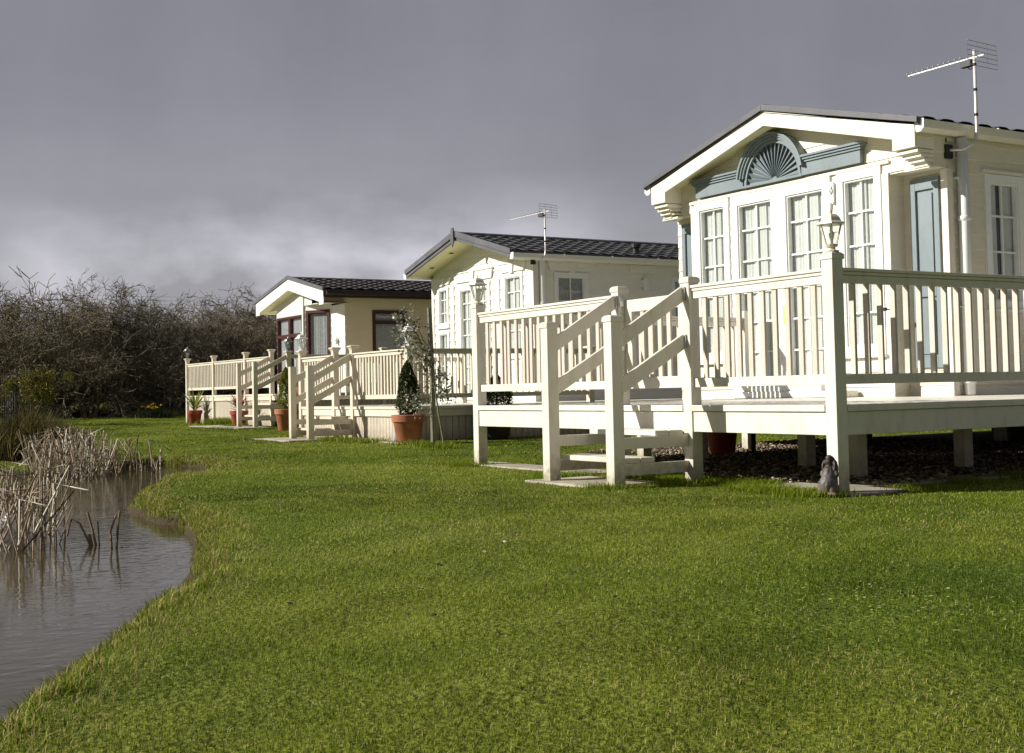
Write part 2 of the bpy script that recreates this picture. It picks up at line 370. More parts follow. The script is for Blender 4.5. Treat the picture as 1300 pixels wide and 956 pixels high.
# ------------------------------------------------------------------ decks
def deck(label, base, posts, zt, rail, runs, floors, fascias, steps, group, mat, capstyle, low=.15, bal=.145, skirt=None, fas=.17, bmat=None, extra_supports=()):
    T = thing('raised_deck', label, 'deck', base, group)
    # floor boards
    fb = MB()
    for (x0, x1, y0, y1) in floors:
        y = y0; i = 0
        while y < y1-.01:
            e = min(y+.146, y1); fb.wb(x0, x1, y, e-.006, zt-.035, zt+random.uniform(-.0008, .0008)); y = e
        fb.wb(x0+.02, x1-.02, y0+.02, y1-.02, zt-.07, zt-.036)
    part('floor', fb, floor_m, T)
    fb = MB()
    for (B, u0, u1) in fascias:
        fb.box(B, u0, u1, -.04, .0, zt-.05-fas, zt-.052)
        fb.box(B, u0, u1, -.06, .018, zt-.048, zt+.002)
    part('fascia', fb, mat, T, bevel=.004)
    if skirt:
        sb = MB()
        for (B, u0, u1) in skirt:
            u = u0
            sb.box(B, u0, u1, -.07, -.055, 0, zt-.05-fas)
            while u < u1-.02:
                e = min(u+.125, u1); sb.box(B, u, e-.012, -.054, -.035, .01, zt-.052-fas); u = e
        part('skirting', sb, skirt_m, T)
    # posts
    def post_mb(x, y, z0, z1, s=.055):
        m = MB(); m.wb(x-s, x+s, y-s, y+s, z0, z1)
        return m
    src = {}
    for (x, y, z0, z1, cap) in posts:
        key = (round(z1-z0, 3), cap)
        if key in src:
            o, c, ox, oy, oz = src[key]; d = (x-ox, y-oy, z0-oz); n = dup(o, d)
            if c: q = c.copy(); COL.objects.link(q); q.parent = n
            continue
        o = part('post', post_mb(x, y, z0, z1), mat, T, bevel=.004); c = None
        if cap:
            cm = MB(); S = .055
            if capstyle == 'flat':
                cm.wb(x-S-.008, x+S+.008, y-S-.008, y+S+.008, z1-.03, z1+.006)
                cm.lathe([(1.414*(S+.008), .007), (1.414*(S-.01), .022)], (x, y, z1), 4, math.pi/4)
            else:
                cm.lathe([(1.414*q, h) for q, h in ((.057, -.07), (.062, -.045), (.075, -.02), (.092, 0), (.095, .004), (.095, .018), (.06, .03))], (x, y, z1), 4, math.pi/4)
            c = part('post_cap', cm, mat, o, bevel=.002)
        src[key] = (o, c, x, y, z0)
    # rail runs: (axis, const, a, b)
    bsrc = None
    for (ax, c, a, b, *opt) in runs:
        B = (lambda u, n, z, c=c: (u, c-n, z)) if ax == 'X' else (lambda u, n, z, c=c: (c+n, u, z))
        m = MB()
        if capstyle == 'flat':
            m.box(B, a, b, -.022, .022, rail-.112, rail-.052); m.box(B, a, b, -.032, .032, rail-.050, rail-.026); m.box(B, a, b, -.044, .044, rail-.024, rail)
        else:
            m.box(B, a, b, -.02, .02, rail-.09, rail-.03); m.box(B, a, b, -.045, .045, rail-.028, rail)
        part('top_rail', m, mat, T, bevel=.004)
        m = MB(); m.box(B, a, b, -.022, .022, zt+low, zt+low+.075); part('bottom_rail', m, mat, T, bevel=.004)
        n = max(1, round((b-a)/bal)-1); st = (b-a)/(n+1)
        zb0, zb1 = zt+low+.075, rail-(.112 if capstyle == 'flat' else .09)
        for i in range(1, n+1):
            u = a+st*i; x, y, _ = B(u, 0, 0)
            if bsrc is None:
                m = MB(); m.wb(x-.025, x+.025, y-.011, y+.011, zb0, zb1); bo = part('baluster', m, bmat or mat, T, bevel=.003); bsrc = (bo, x, y)
            else: dup(bsrc[0], (x-bsrc[1], y-bsrc[2], 0))
    # steps
    for st in steps:
        x0, x1, yf, yn = st['x0'], st['x1'], st['yf'], st['yn']     # post centres, deck post y, newel y
        for x in (x0, x1):
            for zn, zp in ((rail-.48, rail-.06), (rail-.86, rail-.46)):
                m = MB(); m.beam((x, yn+.02, zn), (x, yf-.06, zp), .035, .115); part('handrail', m, mat, T, bevel=.004)
                m = MB(); m.wb(x-.03, x+.03, yf-.075, yf-.056, zp-.06, zp+.05)
                m.wb(x+.056, x+.062, yf-.05, yf+.01, zp-.05, zp+.04); part('rail_bracket', m, steel if capstyle == 'flat' else mat, T)
            for zz in st['z']:
                m = MB(); m.wb(x-.018, x+.018, yn+.056, yf-.056, zz-.14, zz-.045); part('step_support', m, mat, T, bevel=.003)
        for k, zz in enumerate(st['z']):
            ya = yn+.10+(.0 if zz == min(st['z']) else .30)
            m = MB(); m.wb(x0+.02, x1+.0, ya-.0, ya+.14, zz-.043, zz); m.wb(x0+.02, x1, ya+.147, ya+.29, zz-.043, zz)
            part('tread', m, mat, T, bevel=.005)
    for (x, y, z1) in extra_supports:
        m = MB(); m.wb(x-.06, x+.06, y-.06, y+.06, -.02, z1); part('support_post', m, taupe_deck if mat is cream_deck else mat, T, bevel=.004)
    return T

YP = 6.775
d1 = deck('open cream deck with two steps and a gate, around the blue shuttered home', (-9, 6.8, 0),
    posts=[(-6.615, YP, -.03, 1.745, True), (-11.85, YP, -.03, 1.735, True), (-8.25, YP, -.03, 1.71, True), (-9.25, YP, -.03, 1.71, True),
           (-8.275, 5.985, -.03, 1.375, True), (-9.225, 5.985, -.03, 1.375, True), (-6.615, 12.2, -.03, 1.71, True), (-11.85, 10.6, -.03, 1.71, True)],
    zt=.65, rail=1.655,
    runs=[('X', YP, -8.195, -6.67), ('X', YP, -11.795, -9.305), ('Y', -6.615, 6.83, 12.145), ('Y', -11.85, 6.83, 10.545)],
    floors=[(-11.9, -6.57, 6.75, 10.80), (-9.05, -6.57, 10.80, 20.0)],
    fascias=[(front(6.732), -11.79, -9.31), (front(6.732), -9.19, -8.31), (front(6.732), -8.19, -6.675), (side(-6.575), 6.835, 20.0)],
    steps=[dict(x0=-9.235, x1=-8.265, yf=YP, yn=5.985, z=(.45, .235))],
    group=None, mat=cream_deck, capstyle='flat', bmat=baluster_m,
    extra_supports=[(-8.85, 8.65, .43), (-7.62, 8.03, .43), (-7.72, 9.5, .43), (-10.7, 13.9, .43), (-7.7, 12.0, .43), (-10.6, 8.8, .43), (-11.6, 8.8, .43), (-7.7, 15, .43)])
# gate between the stair posts
gm = MB(); GB = front(6.80)
gm.box(GB, -9.18, -9.08, -.02, .02, .80, 1.60); gm.box(GB, -8.42, -8.32, -.02, .02, .80, 1.60)
gm.box(GB, -9.08, -8.42, -.02, .02, 1.49, 1.60); gm.box(GB, -9.08, -8.42, -.02, .02, .80, .90)
gate = part('gate', gm, cream_deck, d1, bevel=.004)
gb = MB()
for i in range(4):
    u = -9.0+.125*i+.06; gb.box(GB, u-.025, u+.025, -.011, .011, .90, 1.49)
part('gate_bars', gb, baluster_m, gate)

d2 = deck('skirted cream deck with flared post caps in front of the ivory home', (-21, 9.3, 0),
    posts=[(-23.42, 9.35, -.03, 1.66, True), (-21.77, 9.35, -.03, 1.66, True), (-20.93, 9.35, -.03, 1.66, True), (-18.70, 9.35, -.03, 1.56, True),
           (-21.77, 8.5, -.03, 1.33, False), (-20.93, 8.5, -.03, 1.33, False), (-18.70, 13.0, -.03, 1.56, True), (-23.42, 13.0, -.03, 1.66, True)],
    zt=.58, rail=1.545,
    runs=[('X', 9.35, -20.875, -18.755), ('X', 9.35, -23.365, -21.825), ('Y', -18.70, 9.405, 12.945), ('Y', -23.42, 9.405, 12.945)],
    floors=[(-23.45, -18.67, 9.33, 13.46), (-21.3, -18.67, 13.46, 20)],
    fascias=[(front(9.32), -23.36, -18.75), (side(-18.66), 9.405, 20.0), ],
    steps=[dict(x0=-21.77, x1=-20.93, yf=9.35, yn=8.5, z=(.41, .21))],
    group=None, mat=taupe_deck, capstyle='flare', bal=.125, skirt=[(front(9.32), -23.36, -18.75), (side(-18.66), 9.405, 20.0)], fas=.12, low=.13)
d3 = deck('long skirted cream deck in front of the beige home, farthest away by the hedge', (-35, 11.9, 0),
    posts=[(-39.47, 11.9, -.03, 2.02, True), (-36.81, 11.9, -.03, 2.02, True), (-33.98, 11.9, -.03, 2.02, True), (-31.96, 11.9, -.03, 2.02, True), (-30.73, 11.9, -.03, 1.93, True),
           (-31.98, 11.0, -.03, 1.68, False), (-30.75, 11.0, -.03, 1.68, False), (-30.73, 14.6, -.03, 2.02, True)],
    zt=.86, rail=1.865,
    runs=[('X', 11.9, -39.415, -36.865), ('X', 11.9, -36.755, -34.035), ('X', 11.9, -33.925, -32.015), ('Y', -30.73, 11.955, 14.545)],
    floors=[(-39.5, -30.7, 11.88, 13.98), (-33.0, -30.7, 13.98, 20)],
    fascias=[(front(11.87), -39.41, -36.87), (front(11.87), -36.75, -34.04), (front(11.87), -33.92, -30.79), (side(-30.70), 11.96, 20.0)],
    steps=[dict(x0=-31.97, x1=-30.74, yf=11.9, yn=11.0, z=(.62, .32))],
    group=None, mat=taupe_deck, capstyle='flare', bal=.14, skirt=[(front(11.87), -39.41, -36.87), (front(11.87), -36.75, -34.04), (front(11.87), -33.92, -32.03), (side(-30.70), 11.96, 20.0)], fas=.12, low=.17)

# ------------------------------------------------------------------ lanterns
def lantern(label, loc, metal, s=1.0, group=None):
    T = thing('post_lantern', label, 'lantern', loc, group); x, y, z = loc
    b = MB(); b.lathe([(.055*s, 0), (.055*s, .012*s), (.03*s, .02*s), (.03*s, .035*s), (.045*s, .04*s), (.05*s, .055*s), (.038*s, .06*s)], loc, 12); part('base', b, metal, T)
    c = MB(); n = 6
    for k in range(n):
        t = 2*math.pi*k/n+.3
        c.beam((x+.043*s*math.cos(t), y+.043*s*math.sin(t), z+.055*s), (x+.083*s*math.cos(t), y+.083*s*math.sin(t), z+.20*s), .009*s, .009*s)
    part('cage', c, metal, T)
    g = MB(); g.lathe([(.039*s, .058*s), (.078*s, .2*s)], loc, 6, .3); part('glass', g, glass_m, T)
    u = MB(); u.lathe([(.012*s, .05*s), (.014*s, .09*s), (.022*s, .11*s), (.026*s, .135*s), (.012*s, .16*s)], loc, 10); part('bulb', u, white_lamp, T)
    r = MB(); r.lathe([(.085*s, .198*s), (.115*s, .203*s), (.113*s, .212*s), (.085*s, .225*s), (.07*s, .255*s), (.05*s, .275*s), (.02*s, .282*s)], loc, 6, .3); part('roof', r, metal, T)
    fn = MB(); fn.lathe([(.012*s, .28*s), (.008*s, .29*s), (.012*s, .30*s), (.004*s, .322*s)], loc, 8); part('finial', fn, metal, T)
    return T
LG = 'carriage lanterns on the deck posts'
lantern('cream hexagonal lantern on the nearest deck corner post, right above the dog statue', (-6.615, YP, 1.768), brass, 1.0, LG)
lantern('cream hexagonal lantern on the left corner post of the open nearest deck', (-11.85, YP, 1.758), brass, 1.0, LG)
lantern('bright white lantern left of the steps on the middle deck', (-23.42, 9.35, 1.69), white_lamp, 1.15, LG)
lantern('white lantern half hidden behind the variegated staked shrub', (-18.70, 9.35, 1.59), white_lamp, 1.15, LG)
lantern('dull grey lantern with a bronze look beside the steps of the farthest deck', (-30.73, 11.9, 1.96), grey_lamp, 1.15, LG)
lantern('grey lantern on the far left corner post, against the bare hedge', (-39.47, 11.9, 2.05), grey_lamp, 1.15, LG)

# ------------------------------------------------------------------ home 1 (nearest, cream with blue shutters)
h1 = thing('mobile_home', 'nearest cream static home with blue grey shutters and fan pediment over glazed doors', 'mobile home', (-11.4, 11, 0))
XL, XR, XC, YB, YR, YF, YE = -13.7, -9.1, -11.36, 10.84, 11.08, 10.54, 22.0
ZE, ZR = 3.545, 4.15
FB, RB = front(YB), front(YR)
def gclip(xc, zr, sl, m=0.0): return lambda z: (xc-(zr-z)/sl-m, xc+(zr-z)/sl+m)
sl = (ZR-ZE)/2.36
hol = [(-13.02, -12.34, 1.13, 3.24), (-12.30, -10.55, .66, 3.24), (-10.45, -9.78, 1.13, 3.24)]
w = MB(); siding(w, FB, -13.1, -9.69, .60, 3.14, .165, .018, hol)
siding(w, FB, XL, XR, 3.14, 4.1, .165, .012, [(h[0], h[1], 3.14, 3.24) for h in hol], gclip(XC, ZR-.06, sl))
siding(w, RB, XL, -13.1, .60, 3.13, .165, .012); siding(w, RB, -9.69, XR, .60, 3.13, .165, .012)
part('front_wall', w, cream_side, h1, recalc=False)
w = MB()
w.add([(-9.69, YB, .6), (-9.69, YR, .6), (-9.69, YR, 3.14), (-9.69, YB, 3.14)], [(0, 1, 2, 3)])
w.add([(-13.1, YB, .6), (-13.1, YR, .6), (-13.1, YR, 3.14), (-13.1, YB, 3.14)], [(0, 1, 2, 3)])
for x0, x1 in ((-9.69, XR), (XL, -13.1)): w.wb(x0, x1, YB+.002, YR, 3.12, 3.14)
SB = side(XR); wins = [(11.67, 12.95, 1.60, 3.10), (14.6, 15.6, 1.7, 3.1)]
siding(w, SB, YR, YE, .60, 3.5, .165, .022, [(a, b, c, d) for a, b, c, d in wins]); siding(w, SB, YB, YR, 3.12, 3.5, .165, .012)
part('side_wall', w, cream_side, h1, recalc=False)
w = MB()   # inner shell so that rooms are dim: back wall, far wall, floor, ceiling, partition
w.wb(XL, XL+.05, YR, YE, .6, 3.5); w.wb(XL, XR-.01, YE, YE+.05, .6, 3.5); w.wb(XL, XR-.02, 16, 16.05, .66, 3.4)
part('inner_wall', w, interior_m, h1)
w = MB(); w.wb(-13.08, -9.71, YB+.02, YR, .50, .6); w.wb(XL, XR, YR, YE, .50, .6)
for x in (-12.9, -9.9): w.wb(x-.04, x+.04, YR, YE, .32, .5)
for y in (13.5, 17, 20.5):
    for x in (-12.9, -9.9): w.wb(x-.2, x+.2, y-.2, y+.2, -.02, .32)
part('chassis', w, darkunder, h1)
w = MB()     # corner posts of the bay and of the house
for x0, x1, B, z1 in ((-9.78, -9.678, FB, 3.14), (-13.11, -13.03, FB, 3.14)): w.box(B, x0, x1, .002, .022, .62, z1)
w.box(FB, -13.12, -9.66, .014, .034, 3.245, 3.285)
part('corner_trim', w, cream_trim, h1, bevel=.004)
w = MB(); w.box(SB, YR+.001, YR+.07, .001, .026, .62, 3.115); part('corner_trim', w, cream_trim, h1, bevel=.003)
w = MB(); w.box(RB, XR-.06, XR+.026, .001, .026, .62, 3.115); part('corner_trim', w, cream_trim, h1, bevel=.003)
rm = roof_sheet(-13.72, -8.98, XC, ZE, ZR, YF-.02, YE+.3, amp=.03)
roof = part('roof', rm, tile_d, h1, recalc=False)
m = MB()   # grey verge flashing along the gable
FF = front(YF)
for xe in (-13.74, -8.99):
    m.strip([(xe, ZE+.0), (XC, ZR+.0)], [(xe, ZE+.065), (XC, ZR+.075)], FF, -.03, .03)
part('verge_flashing', m, flash_m, roof, bevel=.006)
m = MB()   # cream bargeboard with boxed ends
a = [(-13.60, ZE-.01), (XC, ZR-.005), (-9.05, ZE-.01)]
b = [(-13.60, ZE-.245), (-13.30, ZE-.245), (-13.30, ZE-.11), (XC, ZR-.185), (-9.36, ZE-.115), (-9.36, ZE-.245), (-9.05, ZE-.245)]
for p in ([(-13.60, ZE-.245), (-13.30, ZE-.245), (-13.30, ZE+.065), (-13.60, ZE-.01)], [(-13.30, ZE-.11), (XC, ZR-.185), (XC, ZR-.005), (-13.30, ZE+.065)],
          [(XC, ZR-.185), (-9.36, ZE-.115), (-9.36, ZE+.065), (XC, ZR-.005)], [(-9.36, ZE-.245), (-9.05, ZE-.245), (-9.05, ZE-.01), (-9.36, ZE+.065)]):
    m.prism(p, FF, -.03, .0)
part('bargeboard', m, cream_trim, h1, bevel=.005)
m = MB()   # soffit boards behind the bargeboard
for xe in (-13.66, -9.03):
    m.add([(XC, YF+.03, ZR-.19), (xe, YF+.03, ZE-.13), (xe, YB, ZE-.13), (XC, YB, ZR-.19)], [(0, 1, 2, 3)])
part('soffit', m, soffit_m, h1, recalc=False)
m = MB()
m.wb(-9.36, -9.05, YF+.03, YB-.0, ZE-.25, ZE-.03); part('eave_box', m, cream_trim, h1, bevel=.004)
m = MB(); m.wb(-13.60, -13.30, YF+.03, YB-.0, ZE-.25, ZE-.03); part('eave_box', m, cream_trim, h1, bevel=.004)
for x0, x1, s in ((-9.36, -9.05, 1), (-13.60, -13.30, -1)):
    m = MB()
    for k in range(4):
        t = k*.035
        m.wb(x0+(t if s > 0 else 0)+.02, x1-(0 if s > 0 else t)-.02*s*0, YF+.04+t*1.4, YB-.002, ZE-.295-.047*k, ZE-.258-.047*k)
        m.wb(x0+(t+.02 if s > 0 else .01)+.02, x1-.012, YF+.06+t*1.4, YB-.002, ZE-.305-.047*k, ZE-.290-.047*k)
    m.wb(x0-.02, x1+.01, YB-.10, YB-.002, ZE-.455, ZE-.425)
    part('corbel', m, cream_trim, h1, bevel=.003)
# windows and doors
rows = (2.77, 2.385, 1.99, 1.61)
window(h1, FB, -13.02, -12.34, 1.13, 3.24, .10, 2, rows, label='narrow white window at the left of the glazed doors', gap=.34)
window(h1, FB, -10.45, -9.78, 1.13, 3.24, .10, 2, rows, label='narrow white window at the right of the glazed doors', gap=.3)
for u0, u1, lb in ((-12.30, -11.427, 'left leaf of the white glazed double door'), (-11.423, -10.55, 'right leaf of the white glazed double door')):
    dr = window(h1, FB, u0, u1, .66, 3.24, .13, 2, (2.785, 2.39, 1.99, 1.61, 1.23), name='glazed_door', label=lb, sill=False, gap=.30, inner=.02)
    m = MB(); hx = -11.50 if u0 < -12 else -11.35
    m.box(FB, hx-.018, hx+.018, .036, .05, 1.55, 1.78) if u0 > -12 else m.box(FB, hx-.01, hx+.01, .036, .045, 1.5, 1.6)
    part('handle', m, yellow_m if u0 > -12 else steel, dr)
m = MB(); m.box(FB, -12.35, -10.2, .04, .36, .655, .73); m.box(FB, -12.0, -10.5, .04, .32, .73, .80); part('door_step', m, upvc, h1, bevel=.006)
m = MB(); m.tube([(-10.5, YB-.05, 3.0), (-10.5, YB-.09, 3.06), (-10.5, YB-.05, 3.12)], .012, 6); m.box(FB, -10.53, -10.47, .035, .06, 2.92, 3.16); part('door_hook', m, upvc, h1)
for a, b, z0, z1 in ((11.67, 12.95, 1.60, 3.10),):
    window(h1, SB, a, b-.62, z0, z1, .09, 2, (2.64, 2.24, 1.90), label='white framed side window beside the downpipe', gap=.12, cm=drape_m)
    window(h1, SB, b-.62, b, z0, z1, .09, 2, (2.64, 2.24, 1.90), gap=.12, cm=drape_m)
    m = MB(); m.box(SB, a-.05, b+.05, .014, .05, z1+.005, z1+.04); part('drip_moulding', m, cream_trim, h1)
window(h1, SB, 14.6, 15.6, 1.7, 3.1, .09, 2, (2.64, 2.24), gap=.12, cm=drape_m)
def shutter(house, B, u0, u1, z0, z1):
    m = MB(); e = .07
    m.box(B, u0, u0+e, .012, .045, z0, z1); m.box(B, u1-e, u1, .012, .045, z0, z1)
    for a, b in ((z0, z0+.11), (z0+.78, z0+.90), (z1-.13, z1)): m.box(B, u0+e, u1-e, .012, .045, a, b)
    for a, b in ((z0+.11, z0+.78), (z0+.90, z1-.13)):
        m.box(B, u0+e, u1-e, .01, .018, a, b); m.box(B, u0+e+.03, u1-e-.03, .018, .034, a+.04, b-.04)
    return part('shutter', m, blue_m, house, bevel=.004)
shutter(h1, RB, -9.57, -9.18, .96, 3.05); shutter(h1, RB, -13.58, -13.2, .96, 3.05)
# pediment
PC, PZ = -11.48, 3.33
m = MB()
m.box(FB, -12.93, -12.0, .016, .075, 3.31, 3.46); m.box(FB, -10.96, -10.03, .016, .075, 3.31, 3.46); m.box(FB, -12.0, -10.96, .016, .03, 3.31, 3.36)
m.box(FB, -12.0, -10.96, .031, .078, 3.305, 3.335)
for k, (dz, dn) in enumerate(((0, .095), (.028, .115), (.056, .135))):
    m.box(FB, -12.95-.02*k, -12.04, .016, dn, 3.462+dz, 3.487+dz); m.box(FB, -10.92, -10.01+.02*k, .016, dn, 3.462+dz, 3.487+dz)
NA = 36
for r0, r1, dn in ((.46, .50, .07), (.503, .53, .095), (.533, .56, .115), (.563, .59, .135)):
    pa = []; pb = []
    for i in range(NA+1):
        t = math.pi*i/NA; t = max(math.asin(min(1, (.09 if r0 > .5 else 0)/r0)), min(math.pi-math.asin(min(1, (.09 if r0 > .5 else 0)/r0)), t))
        pa.append((PC+r0*math.cos(t), PZ+.0+r0*math.sin(t))); pb.append((PC+r1*math.cos(t), PZ+r1*math.sin(t)))
    m.strip(pa, pb, FB, .016, dn)
ped = part('pediment', m, blue_m, h1, label='blue grey pediment board with a half round arch')
m = MB()
m.strip([(PC+.44*math.cos(math.pi*i/NA), PZ+.44*math.sin(math.pi*i/NA)) for i in range(NA+1)], [(PC, PZ)]*(NA+1), FB, .012, .018)
nb = 18
for i in range(nb):       # tilted fan blades
    t0 = math.pi*i/nb+.012; t1 = math.pi*(i+1)/nb-.03
    p = lambda r, t, n: FB(PC+r*math.cos(t), n, PZ+.012+r*math.sin(t))
    m.add([p(.05, t0, .034), p(.45, t0, .062), p(.45, t1, .022), p(.05, t1, .022), p(.05, t0, .028), p(.45, t0, .05), p(.45, t1, .019), p(.05, t1, .018)],
          [(0, 1, 2, 3), (4, 7, 6, 5), (0, 4, 5, 1), (1, 5, 6, 2), (2, 6, 7, 3), (3, 7, 4, 0)])
m.lathe([(.04, 0), (.03, .03)], (0, 0, 0), 8) if False else None
part('sunburst_fan', m, blue_m, ped)
# gutter and downpipe
def gutter(house, x, y0, y1, z, mat, s=1):
    m = MB(); pr = [(0, 0), (.0, -.09), (.03*s, -.115), (.08*s, -.115), (.115*s, -.08), (.115*s, .0), (.105*s, 0), (.105*s, -.075), (.075*s, -.105), (.03*s, -.105), (.01*s, -.085), (.01*s, 0)]
    B = lambda u, n, zz: (x+u, n, z+zz)
    n = len(pr); vs = [B(u, y0, zz) for u, zz in pr]+[B(u, y1, zz) for u, zz in pr]
    m.add(vs, [(i, (i+1) % n, n+(i+1) % n, n+i) for i in range(n)])
    m.add([B(0, y0, 0), B(0, y0, -.09), B(.03*s, y0, -.115), B(.08*s, y0, -.115), B(.115*s, y0, -.08), B(.115*s, y0, 0)], [tuple(range(6))])
    g = part('gutter', m, mat, house, recalc=False); g.modifiers.new('w', 'SOLIDIFY').thickness = .004
    y = y0+1.2; c = MB()
    while y < y1:
        c.wb(x+.0*s, x+.125*s, y, y+.03, z-.002, z+.012) if s > 0 else c.wb(x-.125, x, y, y+.03, z-.002, z+.012); y += 1.2
    part('gutter_clip', c, mat, g)
    return g
gutter(h1, -9.06, YF+.02, YE, 3.575, cream_trim); gutter(h1, -13.63, YF+.02, YE, 3.575, cream_trim, -1)
m = MB()
for x, s in ((-9.06, 1), (-13.63, -1)):
    m.add([(x+s*u, YF+.012, 3.575+z) for u, z in ((0, .01), (0, -.10), (.03, -.125), (.08, -.125), (.125, -.085), (.125, .01))], [tuple(range(6))])
e = part('gutter_end_cap', m, upvc, h1, recalc=False); e.modifiers.new('w', 'SOLIDIFY').thickness = .006
def downpipe(house, x, y, z0, z1, r, mat):
    m = MB(); m.tube([(x, y, z1), (x, y, z0)], r, 16)
    for z in (z1-.55*0-.9, z0+.12): m.lathe([(r+.002, 0), (r+.01, .005), (r+.01, .05), (r+.002, .055)], (x, y, z), 16)
    return part('downpipe', m, mat, house, smooth=False)
dp = downpipe(h1, -9.015, 11.24, .66, 3.44, .058, upvc)
for p in dp.data.polygons: p.use_smooth = len(p.vertices) == 4
m = MB(); m.wb(-9.1, -9.02, 11.17, 11.31, 3.0, 3.02); m.wb(-9.1, -9.02, 11.17, 11.31, 1.6, 1.62); part('pipe_clip', m, upvc, dp)
m = MB(); m.tube([(-9.71, YB-.03, 1.62), (-9.71, YB-.09, 1.62), (-9.71, YB-.11, 1.60)], .008, 6); m.tube([(-9.71, YB-.10, 1.60), (-9.71, YB-.10, 1.42)], .002, 4)
m.lathe([(.018, -.018), (.024, 0), (.018, .018)], (-9.71, YB-.10, 1.62), 8); part('wall_hook', m, darksteel, h1)

# TV aerials
def aerial(label, foot, wallx, z0, z1, bz, reach, toward, s=1.0, group=None):
    x, y = foot; T = thing('tv_aerial', label, 'aerial', (x, y, z0), group)
    m = MB(); m.tube([(wallx, y-.2, z0), (x-.12, y-.1, z0), (x-.04, y-.04, z0+.04), (x-.01, y-.01, z0+.10), (x, y, z0+.2), (x, y, z1)], .017*s, 8); part('mast', m, white_pole, T, smooth=True)
    m = MB()
    for k in range(3): m.lathe([(.021*s, 0), (.021*s, .03)], (x, y, z0+.35+.28*k*(z1-z0)/1.1), 8)
    part('mast_band', m, black_m, T)
    m = MB(); m.wb(wallx-.03, wallx+.02, y-.25, y-.15, z0-.09, z0+.06); part('clamp', m, black_m, T)
    d = Vector((toward[0], toward[1], toward[2])).normalized(); sd = d.cross(UZ).normalized(); up = sd.cross(d)
    o = Vector((x, y, bz))
    m = MB(); m.beam(o-d*.12, o+d*reach, .013*s, .013*s); part('boom', m, white_pole, T)
    m = MB(); n = 11
    for k in range(n):
        p = o+d*(.12+(reach-.14)*k/(n-1)); l = .17-.006*k; m.tube([p-sd*l*.5+up*.012, p+sd*l*.5+up*.012], .0035*s, 4)
    part('director_rod', m, steel, T)
    m = MB()
    q = o-d*.10
    for i in range(6):
        h = -.13+.052*i; tl = d*(-.10*abs(h)/.17); m.tube([q+up*h+tl*0-sd*.26, q+up*h-sd*-.26], .004*s, 4)
    for i in (-.26, -.09, .09, .26): m.tube([q+up*-.13+sd*i, q+up*.13+sd*i], .004*s, 4)
    part('reflector_grid', m, steel, T)
    m = MB(); m.beam(o+d*.03-up*.05, o+d*.16-up*.05, .07, .07); c = [o+d*.10-up*.07+(-d*.02*k)-up*(.05*math.sin(k*.6)) for k in range(6)]; m.tube(c, .006, 5)
    part('balun_box', m, black_m, T)
    return T
AG = 'television aerials on the homes'
aerial('large television aerial on a bent pole above the gutter of the nearest cream home', (-8.86, 11.30), -9.08, 3.31, 4.38, 4.30, .86, (-1, -.06, -.02), 1.0, AG)
aerial('small white television aerial rising over the tiled roof of the ivory home', (-21.05, 13.62), -21.2, 3.42, 4.44, 4.38, 1.0, (-.96, -.23, -.05), 1.0, AG)

# ------------------------------------------------------------------ home 2 (ivory)
h2 = thing('mobile_home', 'ivory static home with charcoal tiles and spotlights in its deep soffit, in the middle', 'mobile home', (-23.5, 13.5, 0))
XL, XR, XC, YB, YF, YE = -25.7, -21.33, -23.52, 13.5, 12.92, 24.5
ZE, ZR = 3.55, 4.16; sl = (ZR-ZE)/2.32; FB = front(YB); SB = side(XR); FF = front(YF)
hol = [(-25.42, -24.90, 2.28, 3.2), (-25.42, -24.90, .9, 2.2), (-24.45, -23.05, .62, 3.15), (-22.50, -21.72, 1.5, 3.25)]
w = MB(); siding(w, FB, XL, XR, .55, 4.1, .2, .018, hol, gclip(XC, ZR-.06, sl)); part('front_wall', w, white_side, h2, recalc=False)
wn = (13.98, 14.82, 2.0, 3.2)
w = MB(); siding(w, SB, YB, YE, .55, 3.46, .2, .014, [wn, (17.0, 18.0, 2.0, 3.2)]); part('side_wall', w, white_side, h2, recalc=False)
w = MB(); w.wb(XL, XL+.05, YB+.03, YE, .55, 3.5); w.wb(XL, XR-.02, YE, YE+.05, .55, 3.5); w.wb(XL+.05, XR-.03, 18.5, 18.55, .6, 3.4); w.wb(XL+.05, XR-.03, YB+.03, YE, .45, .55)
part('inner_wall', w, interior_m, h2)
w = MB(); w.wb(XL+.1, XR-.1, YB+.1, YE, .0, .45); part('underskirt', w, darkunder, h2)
rm = roof_sheet(-25.86, -21.18, XC, ZE, ZR, YF+.0, YE+.3, tile=.30, course=.33, amp=.024, step=.024)
roof = part('roof', rm, tile_d, h2, recalc=False)
m = MB()
for xe in (-25.88, -21.2):
    s = 1 if xe > XC else -1
    m.prism([(xe, ZE-.03), (XC, ZR-.03), (XC, ZR+.10), (xe, ZE+.08)], FF, -.0, .05); m.prism([(xe, ZE-.10), (XC, ZR-.11), (XC, ZR-.035), (xe, ZE-.035)], FF, -.03, .02)
m.prism([(XC-.05, ZR+.16), (XC+.05, ZR+.16), (XC+.06, ZR-.12), (XC, ZR-.26), (XC-.06, ZR-.12)], FF, .055, .085)
part('bargeboard', m, flash_m, h2, bevel=.004)
m = MB()
for xe in (-25.84, -21.22):
    m.add([(XC, YF+.03, ZR-.10), (xe, YF+.03, ZE-.09), (xe, YB, ZE-.09), (XC, YB, ZR-.10)], [(0, 1, 2, 3)])
part('soffit', m, soffit_m, h2, recalc=False)
for fx in (.32, .72):
    x = XC+(-25.84-XC)*fx; z = ZR-.10+(ZE-ZR+.01)*fx-.004
    m = MB(); m.lathe([(.055, -.004), (.055, .004)], (x, YF+.3, z-.002), 14); part('soffit_spotlight', m, black_m, h2)
